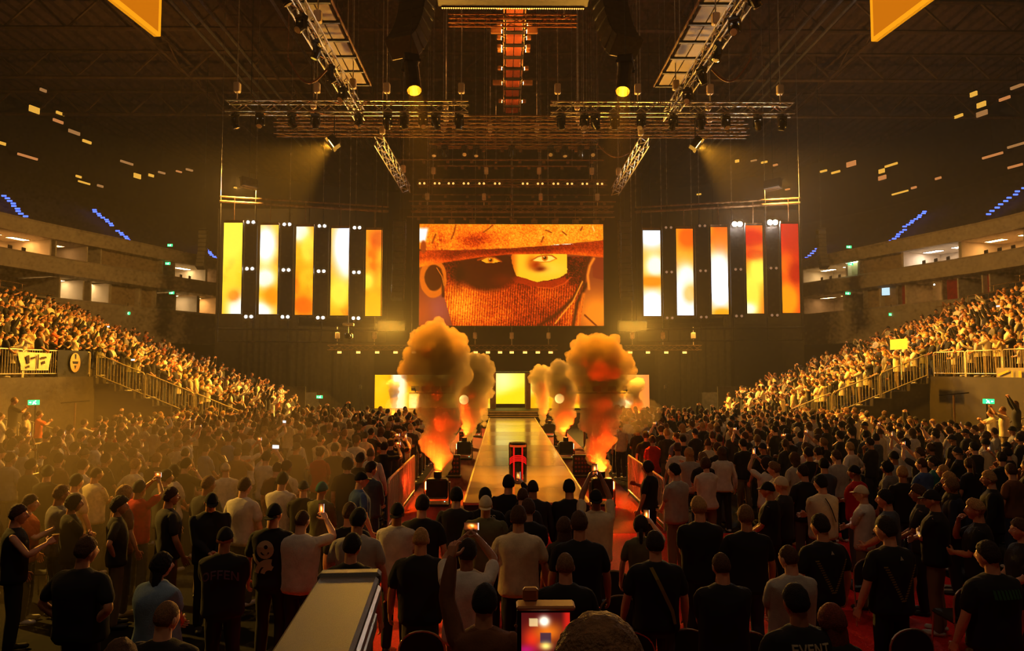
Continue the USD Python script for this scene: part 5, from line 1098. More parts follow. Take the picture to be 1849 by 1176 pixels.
# ------------------------------------------------------------------ suites on the two balconies
LV = {'u': (11.0, 12.05, 13.35), 'l': (8.0, 8.95, 10.6)}
TANP = M('suite_panel', rgb(158, 138, 110), .8); REDC = M('suite_red_curtain', rgb(150, 16, 18), .9, noise=30, amount=.3)
BAYS = [(-1, 0, 92, 'u', 'amber'), (-1, 102, 158, 'u', 'dim'), (-1, 184, 296, 'u', 'panel'), (-1, 318, 374, 'u', 'warm'), (-1, 376, 394, 'u', 'dim'), (-1, 112, 154, 'l', 'warm'), (-1, 167, 201, 'l', 'warm'), (-1, 204, 256, 'l', 'panel'), (-1, 258, 286, 'l', 'panel'), (-1, 321, 360, 'l', 'warm'), (-1, 364, 395, 'l', 'amber'),
        (1, 1447, 1525, 'u', 'warm'), (1, 1527, 1547, 'u', 'green'), (1, 1549, 1627, 'u', 'panel'), (1, 1629, 1732, 'u', 'white'), (1, 1734, 1849, 'u', 'amber'), (1, 1447, 1518, 'l', 'dim'), (1, 1555, 1584, 'l', 'panel'), (1, 1586, 1616, 'l', 'panel'), (1, 1617, 1631, 'l', 'red'), (1, 1683, 1698, 'l', 'amber'), (1, 1698, 1727, 'l', 'red'), (1, 1770, 1783, 'l', 'red')]
bn = {}
for side, p0, p1, lv, kind in BAYS:
    zf, zp, zc = LV[lv]; s0, s1 = sorted((s_at(p0, 0, side), s_at(p1, 0, side))); sm_ = (s0 + s1) / 2
    for s_ in (s0, s1): struct('suite_wall', sweep(rect(.45, 4.6, zf, zc), max(s_ - .06, 0), s_ + .06, side, .1), SUITE)
    if kind in ('panel', 'green', 'red'):
        struct('suite_panel', sweep(rect(.9, 1.0, zf, zc), s0, s1, side, .5), {'panel': TANP, 'green': M('suite_green', rgb(168, 172, 140), .7), 'red': REDC}[kind])
    key = (side, lv); bn[key] = bn.get(key, 0) + 1
    if kind in ('warm', 'white', 'amber', 'dim', 'green'):
        col, st = {'warm': ((1, .66, .30), 22), 'white': ((1, .78, .62), 34), 'amber': ((1, .46, .12), 30), 'dim': ((1, .5, .18), 7), 'green': ((.9, .95, .5), 5)}[kind]
        n = 1 if s1 - s0 < 3.5 else 2 if s1 - s0 < 8 else 3
        for j in range(n):
            sj = s0 + (s1 - s0) * (j + .5) / n; o = .6 if kind == 'green' else 2.4; p = ring(sj, o, side); tg = ring(sj + .2, o, side) - ring(sj - .2, o, side)
            t = thing('ceiling_lamp', f'flat ceiling lamp, {ORDN[j]} in the {nth(bn[key])} suite of the {"upper" if lv == "u" else "lower"} {"left" if side < 0 else "right"} balcony', 'lamp', (p[0], p[1], zc - .03), math.degrees(math.atan2(tg[1], tg[0])))
            obj('frame', MB().lohi((-.75, -.35, -.02), (.75, .35, .03)), SUITE, t); obj('diffuser', MB().lohi((-.7, -.3, -.035), (.7, .3, -.02)), E(f'suite_lamp_{kind}', col, st), t)
    if kind in ('warm', 'white', 'amber') and lv == 'u':
        for j in range(max(2, int((s1 - s0) / 1.1))):
            sj = s0 + .5 + j * 1.1; p = ring(sj, .95, side)
            if sj < s1 - .3:
                t = thing('bar_chair', f'dark high chair, {ORDN[min(j, 12)]} in the {nth(bn[key])} suite of the upper {"left" if side < 0 else "right"} balcony', 'chair', (p[0], p[1], zf)); obj('seat', MB().bevel((0, 0, .95), (.46, .46, .1), .03).tube([(0, 0, .9), (0, 0, .02)], .04, 6).lathe([(.24, 0), (.22, .02)], 12), BLACK, t); obj('backrest', MB().bevel((side * .2, 0, 1.25), (.08, .44, .5), .03), BLACK, t)
for lab, px, py, side, o, w in (('small green exit sign above the upper left balcony', 307, 443, -1, 3, .5), ('small green exit sign in the upper left suites', 303, 476, -1, .4, .5), ('small green exit sign in the lower left suites', 310, 529, -1, .4, .5), ('small green exit sign at the foot of the left balconies', 230, 566, -1, -.4, .5), ('small green exit sign above the upper right balcony', 1533, 446, 1, 3, .5), ('small green exit sign in the upper right suites', 1536, 477, 1, .4, .5), ('small green exit sign in the lower right suites', 1531, 530, 1, .4, .5), ('small green exit sign at the foot of the right balconies', 1610, 568, 1, -.4, .5)):
    s0 = s_at(px, 0, side); q = ring(s0, o, side); p = at_y(px, py, q[1]); tg = ring(s0 + .2, o, side) - ring(s0 - .2, o, side)
    t = exit_sign(lab, p, 0, w); obj('drop_rod', MB().tube([(0, .05, w * .25), (0, .05, .9)], .02, 5), BLACK, t)
p = at_y(1595, 541, 70); t = thing('wall_monitor', 'small bluish screen on the tan wall of the lower right balcony', 'screen', ring(s_at(1595, 0, 1), .86, 1).tolist() + [p[2]], -35); obj('case', MB().bevel((0, .03, 0), (1.2, .05, .75), .01), BLACK, t); obj('display', MB().box((0, 0, 0), (1.1, .01, .66)), E('monitor_blue', (.55, .8, .9), 1.0), t)
# ------------------------------------------------------------------ close to the camera: riser, parapet, camera screen, chairs
struct('camera_riser', MB().lohi((-.98, -2.0, 0), (2.4, 1.9, 1.2)), BLACK)
th = math.radians(4.1); PR = np.array([[math.cos(th), -math.sin(th), 0], [math.sin(th), math.cos(th), 0], [0, 0, 1]])
pe = at_z(634, 1030, 2.2); t = thing('parapet', 'grey flat-topped parapet running away from the camera at lower centre', 'parapet', (pe[0], pe[1], 0), math.degrees(th))
GREY = M('parapet_grey', rgb(88, 86, 78), .62, .0, noise=160, amount=.22, bump=.08, bscale=300)
W_ = .355; Lp = 4.6
obj('wall', MB().lohi((-W_ / 2 + .04, -Lp, 0), (W_ / 2 - .04, -.02, 2.08)), M('parapet_dark', rgb(46, 43, 42), .5), t)
obj('coping', MB().bevel((0, -Lp / 2 - .05, 2.165), (W_, Lp - .12, .06), .018), GREY, t); obj('end_cap', MB().bevel((0, -.055, 2.168), (W_ + .012, .115, .085), .02), GREY, t)
obj('side_moulding', MB().bevel((W_ / 2 - .012, -Lp / 2, 2.085), (.035, Lp - .06, .075), .015), M('parapet_rail', rgb(160, 154, 150), .35, .4), t); obj('side_panel', MB().bevel((W_ / 2 - .025, -Lp / 2, 1.93), (.03, Lp - .2, .11), .012), M('parapet_rail2', rgb(120, 116, 112), .4, .3), t)
p = at_y(985, 1140, 1.62); t = thing('camera_screen', 'small glowing camera screen showing the stage, held up at the bottom centre', 'camera', p, 0)
def cam_pix(u, v):
    c = np.tile(np.array((70., 14, 14)), (len(u), 1)); c = mix(c, (226, 40, 20), blob(u, v, .22, .7, .2, .3) * .9); c = mix(c, (240, 120, 20), blob(u, v, .55, .5, .3, .25) * .9); c = mix(c, (255, 246, 220), np.clip(blob(u, v, .47, .22, .10, .12) * 1.6, 0, 1)); c = mix(c, (250, 230, 160), ((np.abs(u - .25) < .09) & (np.abs(v - .25) < .1)) * .7); c = mix(c, (40, 30, 60), ((u > .38) & (u < .62) & (v > .52) & (v < .78)) * .8); c = mix(c, (255, 236, 120), blob(u, v, .5, .86, .12, .1)); c = mix(c, (170, 20, 90), blob(u, v, .1, .95, .2, .12)); c = mix(c, (210, 160, 110), (np.abs(v - .42) < .012) * .7); return mix(c, (190, 30, 20), sm(u, .8, .95))
cw, ch = .105, .082
picture(t, 'display', (-cw / 2, -.006, ch / 2), (cw / 2, -.006, ch / 2), (cw / 2, -.006, -ch / 2), (-cw / 2, -.006, -ch / 2), cam_pix, 40, 30, EV('camera_picture', 1.2)); obj('case', MB().bevel((0, .006, 0), (cw + .018, .02, ch + .016), .006), BLACK, t)
obj('hood', MB().bevel((0, .0, ch / 2 + .014), (cw + .022, .05, .010), .004), M('hood_copper', rgb(170, 110, 60), .5), t); obj('shoe_bracket', MB().bevel((-.032, .02, ch / 2 + .032), (.034, .02, .03), .005), M('hood_copper'), t); obj('button', MB().lathe([(.004, 0), (.003, .003)], 8, (-cw / 2 - .012, -.002, .012), np.array([[1, 0, 0], [0, 0, -1], [0, 1, 0]])), M('hood_copper'), t)
obj('grip', MB().bevel((0, .05, -.09), (.06, .06, .10), .02).tube([(0, .05, -.13), (0, .1, -p[2] + 1.2)], .012, 6), BLACK, t)
CHP, CHM = M('chair_pad', rgb(26, 24, 26), .8), M('chair_chrome', rgb(190, 180, 160), .3, .9)
_ch = None
for k, (px, py) in enumerate(((762, 1142), (1108, 1032), (1118, 1077), (1140, 1143), (1240, 1138), (1645, 1138), (1350, 1142), (930, 1152), (812, 1036), (590, 1130), (1755, 1060), (1480, 1075), (60, 985), (1570, 1010))):
    p = at_z(px, py, .87); lab = f'black padded stacking chair with chrome frame, {ORDN[k] if k < 13 else "last"} of those showing between the standing people'
    lab = ('chair with arched chrome back rim at the bottom edge, right of the parapet', 'chair back left of the red aisle, upper one', 'chair back left of the red aisle, lower one', 'chair just left of the yellow-strapped person, bottom', 'chair just right of the yellow-strapped person, bottom', 'chair with arched chrome rim at the bottom, far right', 'chair beside the cropped glasses wearer at the bottom', 'chair left of the camera screen', 'chair back beside the broad fair-cropped black T-shirt', 'chair hidden beside the parapet', 'chair by the faint green print, lower right', 'chair between the two V-striped jerseys', 'dark chair at the left edge behind the sleeveless top', 'chair behind the right V-striped jersey')[k]
    if _ch is not None: dup(_ch, (p[0], p[1], .012), (k * 23) % 17 - 8, lab); continue
    t = thing('stacking_chair', lab, 'chair', (p[0], p[1], .012), 0, 'stacking chairs on the carpet')
    obj('seat', MB().bevel((0, .22, .45), (.46, .46, .06), .025), CHP, t); A = np.radians(np.linspace(0, 180, 13)); back = [(.215 * math.cos(a), .0, .62 + .235 * math.sin(a) ** .7) for a in A]
    bb = trimesh.convex.convex_hull(np.vstack([np.array(back + [(.2, 0, .52), (-.2, 0, .52)]) + [0, d, 0] for d in (-.02, .02)])); obj('backrest', (bb.vertices, bb.faces), CHP, t)
    obj('back_frame', MB().tube([(.225, .0, .45), (.225, 0, .62)] + [(.225 * math.cos(a), .0, .625 + .24 * math.sin(a) ** .7) for a in A[1:-1]] + [(-.225, 0, .62), (-.225, 0, .45)], .012, 6), CHM, t)
    for sx, yy in ((-1, .0), (1, .0), (-1, .42), (1, .42)): obj('leg', MB().tube([(sx * .215, yy, .44), (sx * .225, yy + (-.05 if yy < .1 else .04), 0)], .012, 6), CHM, t)
    _ch = t.GetPrim()
# ------------------------------------------------------------------ haze in the whole hall
tag(obj('hall_haze', MB().lohi((-36, 13.0, .02), (36, 51.6, 25.0)), usdkit.material(stage, '/World/Looks/hall_haze', {'p': ('principled_volume', {'color': (1, .97, .93), 'density': .0012, 'anisotropy': .15})}, volume='p.volume')), 'thin haze filling the whole hall', 'haze', None, 'stuff')
# ------------------------------------------------------------------ the people
COL = dict(black=(24, 23, 25), white=(206, 200, 190), cream=(216, 200, 166), grey=(112, 110, 108), pale=(164, 160, 152), blue=(62, 92, 150), sky=(118, 146, 176), teal=(40, 104, 108), red=(186, 26, 22), olive=(104, 102, 70), brown=(112, 70, 42), navy=(28, 32, 56), orange=(196, 92, 40), slate=(70, 78, 92), green=(40, 110, 50), charcoal=(44, 42, 44))
CLOTH = {k: M('cloth_' + k, rgb(*v), .92, noise=14, amount=.12, bump=.12, bscale=70) for k, v in COL.items()}
PLAIN = {k: M('plain_cloth_' + k, rgb(*v), .92) for k, v in COL.items()}
HAIRC = dict(black=(20, 16, 14), dark=(40, 28, 20), brown=(78, 52, 32), light=(120, 88, 54), blond=(176, 136, 82), grey=(128, 118, 106), auburn=(112, 44, 22))
HAIRM = {k: M('hair_' + k, rgb(*v), .8, noise=60, amount=.35, bump=.5, bscale=130) for k, v in HAIRC.items()}
PLAINH = {k: M('plain_hair_' + k, rgb(*v), .8) for k, v in HAIRC.items()}
PLAINS = [M(f'plain_skin_{k}', rgb(*c), .5) for k, c in enumerate(((214, 158, 128), (198, 140, 108), (166, 110, 80), (224, 174, 146)))]
SKIN = [M(f'skin_{k}', rgb(*c), .5, noise=18, amount=.07, subsurface_weight=.0) for k, c in enumerate(((214, 158, 128), (198, 140, 108), (166, 110, 80), (224, 174, 146)))]
TROU = [M('trousers_black', rgb(26, 26, 30), .85), M('trousers_denim', rgb(48, 58, 84), .9, noise=30, amount=.15), M('trousers_khaki', rgb(118, 100, 74), .9), M('trousers_grey', rgb(70, 68, 68), .9)]
SHOEM = [M('shoe_black', rgb(26, 25, 25), .6), M('shoe_white', rgb(190, 186, 180), .6)]
EYEM = M('eye_white', rgb(225, 218, 208), .25)
PHONE_B = M('phone_case', rgb(16, 16, 18), .3)
def phone_pix(k):
    def fn(u, v):
        c = np.tile(np.array((60., 24, 8)), (len(u), 1)); c = mix(c, (255, 190, 60), blob(u, v, .5, .45, .22, .25) * 1.3); c = mix(c, (255, 240, 200), blob(u, v, .5, .4, .1, .12)); c = mix(c, (230, 90, 20), blob(u, v, .2 + .1 * (k % 3), .6, .12, .3)); c = mix(c, (230, 90, 20), blob(u, v, .8, .6, .12, .3)); return mix(c, (230, 225, 220), sm(u, .93, .95))
    return fn
PHM, PHW = EV('phone_picture', 2.2), E('phone_glow', (.86, .92, 1), 1.3)
nph = [0]
def phone(label, loc, rz, land=True, white=False, tilt=0, group=None):
    t = thing('smartphone', label, 'phone', loc, rz, group); w, h = (.155, .076) if land else (.076, .155); nph[0] += 1
    obj('case', MB().bevel((0, .0045, 0), (w, .008, h), .003), PHONE_B, t)
    if white: obj('display', MB().box((0, -.001, 0), (w * .94, .002, h * .93)), PHW, t)
    else: picture(t, 'display', (-w * .47, -.001, h * .46), (w * .47, -.001, h * .46), (w * .47, -.001, -h * .46), (-w * .47, -.001, -h * .46), phone_pix(nph[0]), 16, 9, PHM)
    return t
HATS = ('cap', 'capback', 'beanie', 'hood')
def hatname(h): return {'capback': 'cap'}.get(h, h) if h in HATS else 'hair'
def add_parts(t, meshes, hair, hairc, shirt, skin, trou, shoe, plain=False):
    CL, HR, SK = (PLAIN, PLAINH, PLAINS) if plain else (CLOTH, HAIRM, SKIN)
    for k, (v, f) in meshes.items():
        nm = k.rstrip('_'); m = {'body': SK[skin], 'shirt': CL[shirt], 'trousers': TROU[trou], 'shoe': SHOEM[shoe], 'eye': EYEM}.get(nm)
        if nm == 'hair':
            nm = hatname(hair); m = (CL if nm != 'hair' else HR)[hairc]
        o = obj(nm, (v, f), m, t, 55)
        if nm == 'shirt': sh = o
    return sh
def scale_m(meshes, k): return {n: (v * k, f) for n, (v, f) in meshes.items()}
def back_y(rings, x, z):
    R = np.array(rings); a, b, cy = np.interp(z, R[:, 2], R[:, 3]), np.interp(z, R[:, 2], R[:, 4]), np.interp(z, R[:, 2], R[:, 1])
    c = np.clip(np.abs(x) / a, 0, .995) ** (1 / .85); return cy - b * np.sqrt(1 - c * c) ** .85
def back_print(parent, rings, k, polys, mat, name='print', text=None, th=.05, z=1.3, arc=0.0, x0=0.0):
    """flat print lying on the back of a shirt"""
    ms = []
    if text:
        m = meshkit.text_mesh(text, th, .002, True); m.apply_translation([-m.bounds[:, 0].mean() + x0, z, 0]); ms.append(m)
    from shapely.geometry import Polygon
    for p in polys: ms.append(trimesh.creation.extrude_polygon(Polygon(p), .002, engine='earcut'))
    m = trimesh.util.concatenate(ms)
    for _ in range(2 if not text else 0): m = m.subdivide()
    v = np.array(m.vertices); x, zz, dz = v[:, 0], v[:, 1] - arc * v[:, 0] ** 2, v[:, 2]
    v = np.stack([x, back_y(rings, x, zz) - .020 - dz, zz], 1) * k
    return obj(name, (v, m.faces), mat, parent)
def ring_poly(cx, cz, r0, r1, a0=0, a1=360, n=20):
    A = np.radians(np.linspace(a0, a1, n)); return [(cx + r1 * math.cos(a), cz + r1 * math.sin(a)) for a in A] + [(cx + r0 * math.cos(a), cz + r0 * math.sin(a)) for a in A[::-1]]
rnd = random.Random(77)
occupied = []
# head-top pixel, height, heading (0 = towards the stage, + = turned right), pose, head-wear, its colour, shirt, sleeve, fem, build, head turn, label
PEOPLE = [
 (30, 911, 1.76, 62, 'drink', 'short', 'brown', 'black', 'none', 0, 1.05, 10, 'person in black sleeveless top holding a cup, at the left edge of the crowd'),
 (52, 893, 1.70, 70, 'drink', 'short', 'brown', 'orange', 'tee', 0, 1, 0, 'person in orange top half hidden in golden haze behind the black sleeveless top'),
 (108, 876, 1.80, 40, 'stand', 'short', 'light', 'grey', 'tee', 0, 1, 10, 'light-haired person in grey standing in the golden haze near the left edge'),
 (131, 892, 1.72, 55, 'crossed', 'bob', 'dark', 'black', 'tee', .6, 1, 10, 'person with dark bob and patterned black jersey, arms crossed'),
 (214, 897, 1.70, 65, 'hips', 'curly', 'black', 'black', 'tee', 1, .95, 10, 'woman-like figure with short black curls and long black top looking up'),
 (222, 876, 1.78, 35, 'stand', 'bob', 'blond', 'brown', 'tee', 1, .95, 10, 'blond bob-haired person in brown just behind the short black curls'),
 (250, 868, 1.74, 20, 'phone_both', 'short', 'black', 'red', 'tee', 0, 1, 0, 'person in red top lifting a phone in both hands at left'),
 (152, 971, 1.80, 12, 'hips', 'short', 'brown', 'black', 'tee', 0, 1.3, 22, 'broad person in black T-shirt with one hand on the hip, lower left'),
 (288, 998, 1.66, 22, 'front', 'long', 'black', 'sky', 'tee', 1, 1.32, 28, 'person with long black hair and ear-ring in blue-grey T-shirt'),
 (297, 1084, 1.74, 8, 'stand', 'buzz', 'light', 'black', 'tee', 0, 1.3, 16, 'close-cropped fair head above a black collar at bottom left'),
 (213, 1160, 1.68, 5, 'stand', 'curly', 'brown', 'black', 'tee', 0, 1, 0, 'top of a curly brown head at the bottom edge, lower left'),
 (306, 880, 1.80, 50, 'stand', 'short', 'brown', 'charcoal', 'tee', 0, 1.06, 10, 'person in charcoal T-shirt looking right beside the head-bowed cap wearer'),
 (381, 886, 1.80, 150, 'front', 'cap', 'black', 'black', 'long', 0, 1.08, 0, 'person in black hoodie and cap bowed over a phone, facing away from stage'),
 (440, 863, 1.82, 18, 'stand', 'short', 'brown', 'white', 'tee', 0, 1.1, 16, 'person in plain white T-shirt beside the black hoodie and cap'),
 (406, 952, 1.74, -8, 'front', 'cap', 'black', 'black', 'tee', 0, 1.15, 0, 'person in black cap and black T-shirt with an arc of purple lettering'),
 (494, 909, 1.84, 4, 'stand', 'capback', 'black', 'black', 'tee', 0, 1.08, 10, 'long-capped person with round white emblem on a black back print'),
 (509, 853, 1.80, 10, 'front', 'short', 'black', 'white', 'tee', 0, 1.06, 8, 'dark-haired person in white T-shirt in front of a brown top with strap'),
 (544, 920, 1.78, 8, 'phone_right', 'buzz', 'brown', 'white', 'tee', 0, 1.08, 14, 'person in white T-shirt holding up a phone left of the grey parapet'),
 (374, 860, 1.80, 25, 'stand', 'short', 'light', 'charcoal', 'tee', 0, 1.1, 15, 'person in charcoal top just behind the bowed black cap'),
 (298, 848, 1.78, 40, 'stand', 'short', 'dark', 'black', 'tee', 0, 1.1, 10, 'bearded-looking person in black in thin haze, left of the charcoal tops'),
 (408, 836, 1.72, -30, 'front', 'cap', 'cream', 'white', 'tee', 0, 1, 0, 'person in pale cap and white shirt looking down, back left'),
 (500, 834, 1.76, 15, 'stand', 'buzz', 'brown', 'brown', 'tee', 0, 1.05, 0, 'person in brown T-shirt with a dark strap behind a white T-shirt'),
 (516, 831, 1.78, 20, 'stand', 'short', 'brown', 'cream', 'tee', 0, 1, 10, 'brown-haired person in cream squeezed beside the brown T-shirt with strap'),
 (645, 919, 1.84, 0, 'stand', 'quiff', 'black', 'pale', 'tee', 0, 1.12, 18, 'tall dark-haired person in pale grey T-shirt above the grey parapet'),
 (631, 908, 1.80, 6, 'stand', 'short', 'brown', 'black', 'tee', 0, 1.05, 0, 'brown-haired person in black half hidden by the pale grey T-shirt'),
 (634, 964, 1.78, 2, 'stand', 'short', 'black', 'black', 'tee', 0, .98, 20, 'narrow dark head right at the far end of the grey parapet'),
 (717, 908, 1.78, 4, 'front', 'capback', 'black', 'white', 'tee', 0, 1, 0, 'person in reversed black cap and white jersey with dark sleeves'),
 (760, 951, 1.80, 0, 'stand', 'buzz', 'blond', 'black', 'tee', 0, 1.16, 0, 'broad fair-cropped person in black T-shirt right of the grey parapet'),
 (762, 894, 1.82, 4, 'stand', 'short', 'dark', 'black', 'tee', 0, 1.1, 10, 'person in black standing before the nearest left smoke machine'),
 (650, 852, 1.80, 62, 'stand', 'cap', 'black', 'blue', 'tee', 0, 1.1, 20, 'person in blue polo shirt and dark cap turned right'),
 (668, 834, 1.80, 30, 'front', 'quiff', 'dark', 'slate', 'long', 0, 1.08, 20, 'person in mottled slate jacket right behind the blue polo shirt'),
 (580, 870, 1.70, 20, 'front', 'beanie', 'teal', 'olive', 'long', .5, 1, 0, 'person in teal beanie and olive top'),
 (548, 868, 1.70, -10, 'front', 'cap', 'charcoal', 'black', 'tee', 0, 1, 0, 'person in charcoal cap and black top beside the teal beanie'),
 (824, 880, 1.80, 4, 'stand', 'short', 'black', 'charcoal', 'long', 0, .98, 0, 'slim person in charcoal shirt before the left corner of the runway'),
 (876, 881, 1.78, 0, 'stand', 'short', 'black', 'black', 'tee', 0, 1.1, 0, 'person in black shirt reading SES behind a pale green cap'),
 (877, 895, 1.80, 6, 'stand', 'capback', 'cream', 'olive', 'long', 0, 1.12, -6, 'person in pale cap and olive sweater in front of the runway'),
 (918, 858, 1.82, 10, 'phone_right', 'short', 'black', 'black', 'long', 0, 1.05, 0, 'person in black with a camera, tallest before the runway pedestal'),
 (944, 880, 1.76, 0, 'stand', 'buzz', 'brown', 'charcoal', 'tee', 0, .98, 0, 'rim-lit round head directly below the black pedestal'),
 (962, 866, 1.80, 2, 'stand', 'buzz', 'dark', 'charcoal', 'long', 0, 1.06, 0, 'person in charcoal long sleeves just right of the black pedestal'),
 (1028, 866, 1.80, -4, 'front', 'short', 'black', 'black', 'long', 0, 1.04, 0, 'photographer in black before the right corner of the runway'),
 (936, 914, 1.86, 0, 'stand', 'short', 'brown', 'cream', 'tee', 0, 1.12, 0, 'big person in plain cream T-shirt seen square from behind at centre'),
 (953, 901, 1.78, 4, 'front', 'short', 'brown', 'black', 'tee', 0, 1, 10, 'person in black close beside the big cream T-shirt'),
 (1076, 884, 1.80, 2, 'phone_high', 'capback', 'black', 'cream', 'tee', 0, 1.1, 0, 'person in dark cap and cream T-shirt raising a phone overhead'),
 (1046, 925, 1.86, 2, 'stand', 'quiff', 'brown', 'black', 'tee', 0, 1.14, 0, 'big brown-haired person in black T-shirt right of the cream T-shirt'),
 (1019, 934, 1.68, 0, 'stand', 'long', 'brown', 'charcoal', 'tee', 1, .95, 0, 'long brown-haired person half behind the big black T-shirt'),
 (1021, 997, 1.76, 0, 'stand', 'buzz', 'light', 'black', 'tee', 0, 1.12, 0, 'close-cropped person in black T-shirt low at centre, above the camera screen'),
 (843, 974, 1.80, 4, 'phone_both', 'short', 'dark', 'white', 'tee', 0, 1.14, 8, 'person in white T-shirt filming with both arms up at centre'),
 (874, 1057, 1.84, 4, 'arm_up_left', 'short', 'black', 'brown', 'long', 0, 1.0, 8, 'black-haired person in dark plaid shirt with left arm raised, bottom centre'),
 (1183, 960, 1.80, 0, 'stand', 'short', 'dark', 'black', 'tee', 0, 1.14, 0, 'person in black T-shirt with a yellow strap across the back'),
 (1157, 931, 1.64, 10, 'phone_right', 'braid', 'dark', 'olive', 'tee', 1, .92, 0, 'girl-like figure with a long braid and olive top'),
 (1263, 898, 1.86, 0, 'front', 'quiff', 'blond', 'black', 'tee', 0, 1.14, -6, 'tall fair-haired person in black T-shirt right of the red aisle'),
 (1347, 913, 1.84, 0, 'stand', 'short', 'light', 'black', 'tee', 0, 1.12, 0, 'broad fair-haired person in black T-shirt beyond the glasses wearer'),
 (1304, 997, 1.76, -4, 'front', 'buzz', 'brown', 'black', 'tee', 0, 1.16, -6, 'cropped person with glasses and broad black T-shirt, lower right'),
 (1220, 837, 1.84, -38, 'front', 'short', 'black', 'pale', 'tee', 0, 1.12, -20, 'person in pale blue-grey polo shirt turned left beside the barrier'),
 (1172, 832, 1.74, -55, 'drink', 'bob', 'dark', 'black', 'tee', .5, 1, -10, 'camera operator in black with bobbed hair at the right barrier'),
 (1484, 858, 1.80, -14, 'crossed', 'short', 'black', 'cream', 'tee', 0, 1.14, -20, 'person in cream jersey with a thin dark strap across the back'),
 (1484, 929, 1.82, -12, 'stand', 'short', 'dark', 'black', 'tee', 0, 1.12, -18, 'person in black jersey with dotted V stripes, left one of two'),
 (1427, 983, 1.76, -12, 'front', 'buzz', 'brown', 'pale', 'tee', 0, 1.14, -16, 'balding person with glasses in pale grey T-shirt, lower right'),
 (1440, 1056, 1.82, -8, 'stand', 'short', 'black', 'black', 'tee', 0, 1.15, -10, 'black-haired person in black shirt lettered EVENT, bottom right'),
 (1506, 1092, 1.68, -10, 'stand', 'long', 'auburn', 'black', 'tee', 1, .95, -12, 'person with long auburn hair at the bottom right'),
 (1558, 876, 1.74, -50, 'crossed', 'cap', 'cream', 'white', 'tee', 0, .98, -12, 'person in beige cap and white printed T-shirt facing left'),
 (1604, 934, 1.86, -14, 'stand', 'short', 'dark', 'black', 'tee', 0, 1.1, -30, 'person in black jersey with dotted V stripes, right one of two'),
 (1545, 840, 1.78, -38, 'crossed', 'capback', 'black', 'red', 'tee', 0, 1.1, -10, 'person in red T-shirt and black cap'),
 (1389, 870, 1.76, -60, 'front', 'cap', 'black', 'black', 'tee', 0, 1.05, 0, 'person in black cap and dark jersey, hands clasped in front'),
 (1413, 860, 1.78, -50, 'stand', 'beanie', 'cream', 'charcoal', 'tee', 0, 1, -10, 'person in pale knitted hat next to the black cap and dark jersey'),
 (1601, 884, 1.80, -50, 'front', 'short', 'black', 'slate', 'tee', 0, 1.05, -10, 'dark-haired person in slate T-shirt with bowed head at right'),
 (1661, 875, 1.78, -55, 'front', 'quiff', 'brown', 'charcoal', 'tee', 0, 1, -10, 'quiff-haired person in charcoal just left of the black cap with sleeve badge'),
 (1686, 884, 1.84, -52, 'crossed', 'cap', 'black', 'black', 'tee', 0, 1.15, -10, 'person in black cap and black jersey with a round sleeve badge'),
 (1720, 863, 1.74, -55, 'stand', 'bob', 'light', 'navy', 'long', .6, 1.1, -10, 'person with glasses, long fair hair and navy top'),
 (1716, 852, 1.82, -60, 'stand', 'short', 'blond', 'black', 'tee', 0, 1, -10, 'fair-haired person with glasses behind the navy top'),
 (1788, 850, 1.82, -55, 'stand', 'short', 'blond', 'black', 'long', 0, 1.15, -10, 'fair-haired person with glasses in black near the right edge'),
 (1764, 901, 1.82, -58, 'chin', 'quiff', 'blond', 'black', 'tee', 0, 1.12, -10, 'fair-haired person with a hand held to the chin'),
 (1788, 978, 1.82, -10, 'stand', 'short', 'dark', 'black', 'tee', 0, 1.2, -20, 'broad person in black T-shirt with faint green print, lower right corner'),
 (1845, 936, 1.74, -80, 'front', 'short', 'brown', 'black', 'tee', 0, 1.1, 0, 'person half cut by the right edge'),
 (1604, 832, 1.74, -40, 'stand', 'bob', 'black', 'grey', 'tee', 1, 1.05, -10, 'person with big dark bob in grey T-shirt'),
 (1686, 824, 1.72, -40, 'front', 'tail', 'dark', 'teal', 'long', 1, 1, -25, 'person in teal hoodie with tied hair'),
 (1452, 840, 1.78, -18, 'stand', 'short', 'dark', 'black', 'tee', 0, 1.08, -18, 'dark-haired person in black behind the cream jersey with strap'),
 (1512, 813, 1.80, -14, 'stand', 'short', 'brown', 'pale', 'tee', 0, 1.08, -25, 'brown-haired person in pale patterned shirt behind the red T-shirt'),
 (1461, 808, 1.82, -12, 'stand', 'short', 'dark', 'black', 'tee', 0, 1.1, -22, 'dark-haired person in black with a slanting brown strap'),
 (1478, 806, 1.82, -14, 'stand', 'buzz', 'dark', 'white', 'tee', 0, 1.06, -20, 'cropped person in white T-shirt beside the slanting brown strap'),
 (1400, 834, 1.80, -48, 'stand', 'quiff', 'light', 'cream', 'tee', 0, 1.05, -10, 'light-haired bearded-looking person in cream jacket looking left'),
 (1440, 770, 1.80, -8, 'stand', 'beanie', 'cream', 'cream', 'long', .5, 1, 0, 'person in bobble hat and long cream coat mid-crowd right'),
]
ms, wr, rg = build_person(random.Random(3), 'stand', 'short', 0, 1.05, 'long', 0, 6, 4); k = 1.0
t = thing('person', 'big light-brown head right under the camera at the bottom edge', 'person', (-.31, 1.32, 1.2), 0); add_parts(t, scale_m(ms, .985), 'short', 'light', 'black', 1, 0, 0)
fore = []
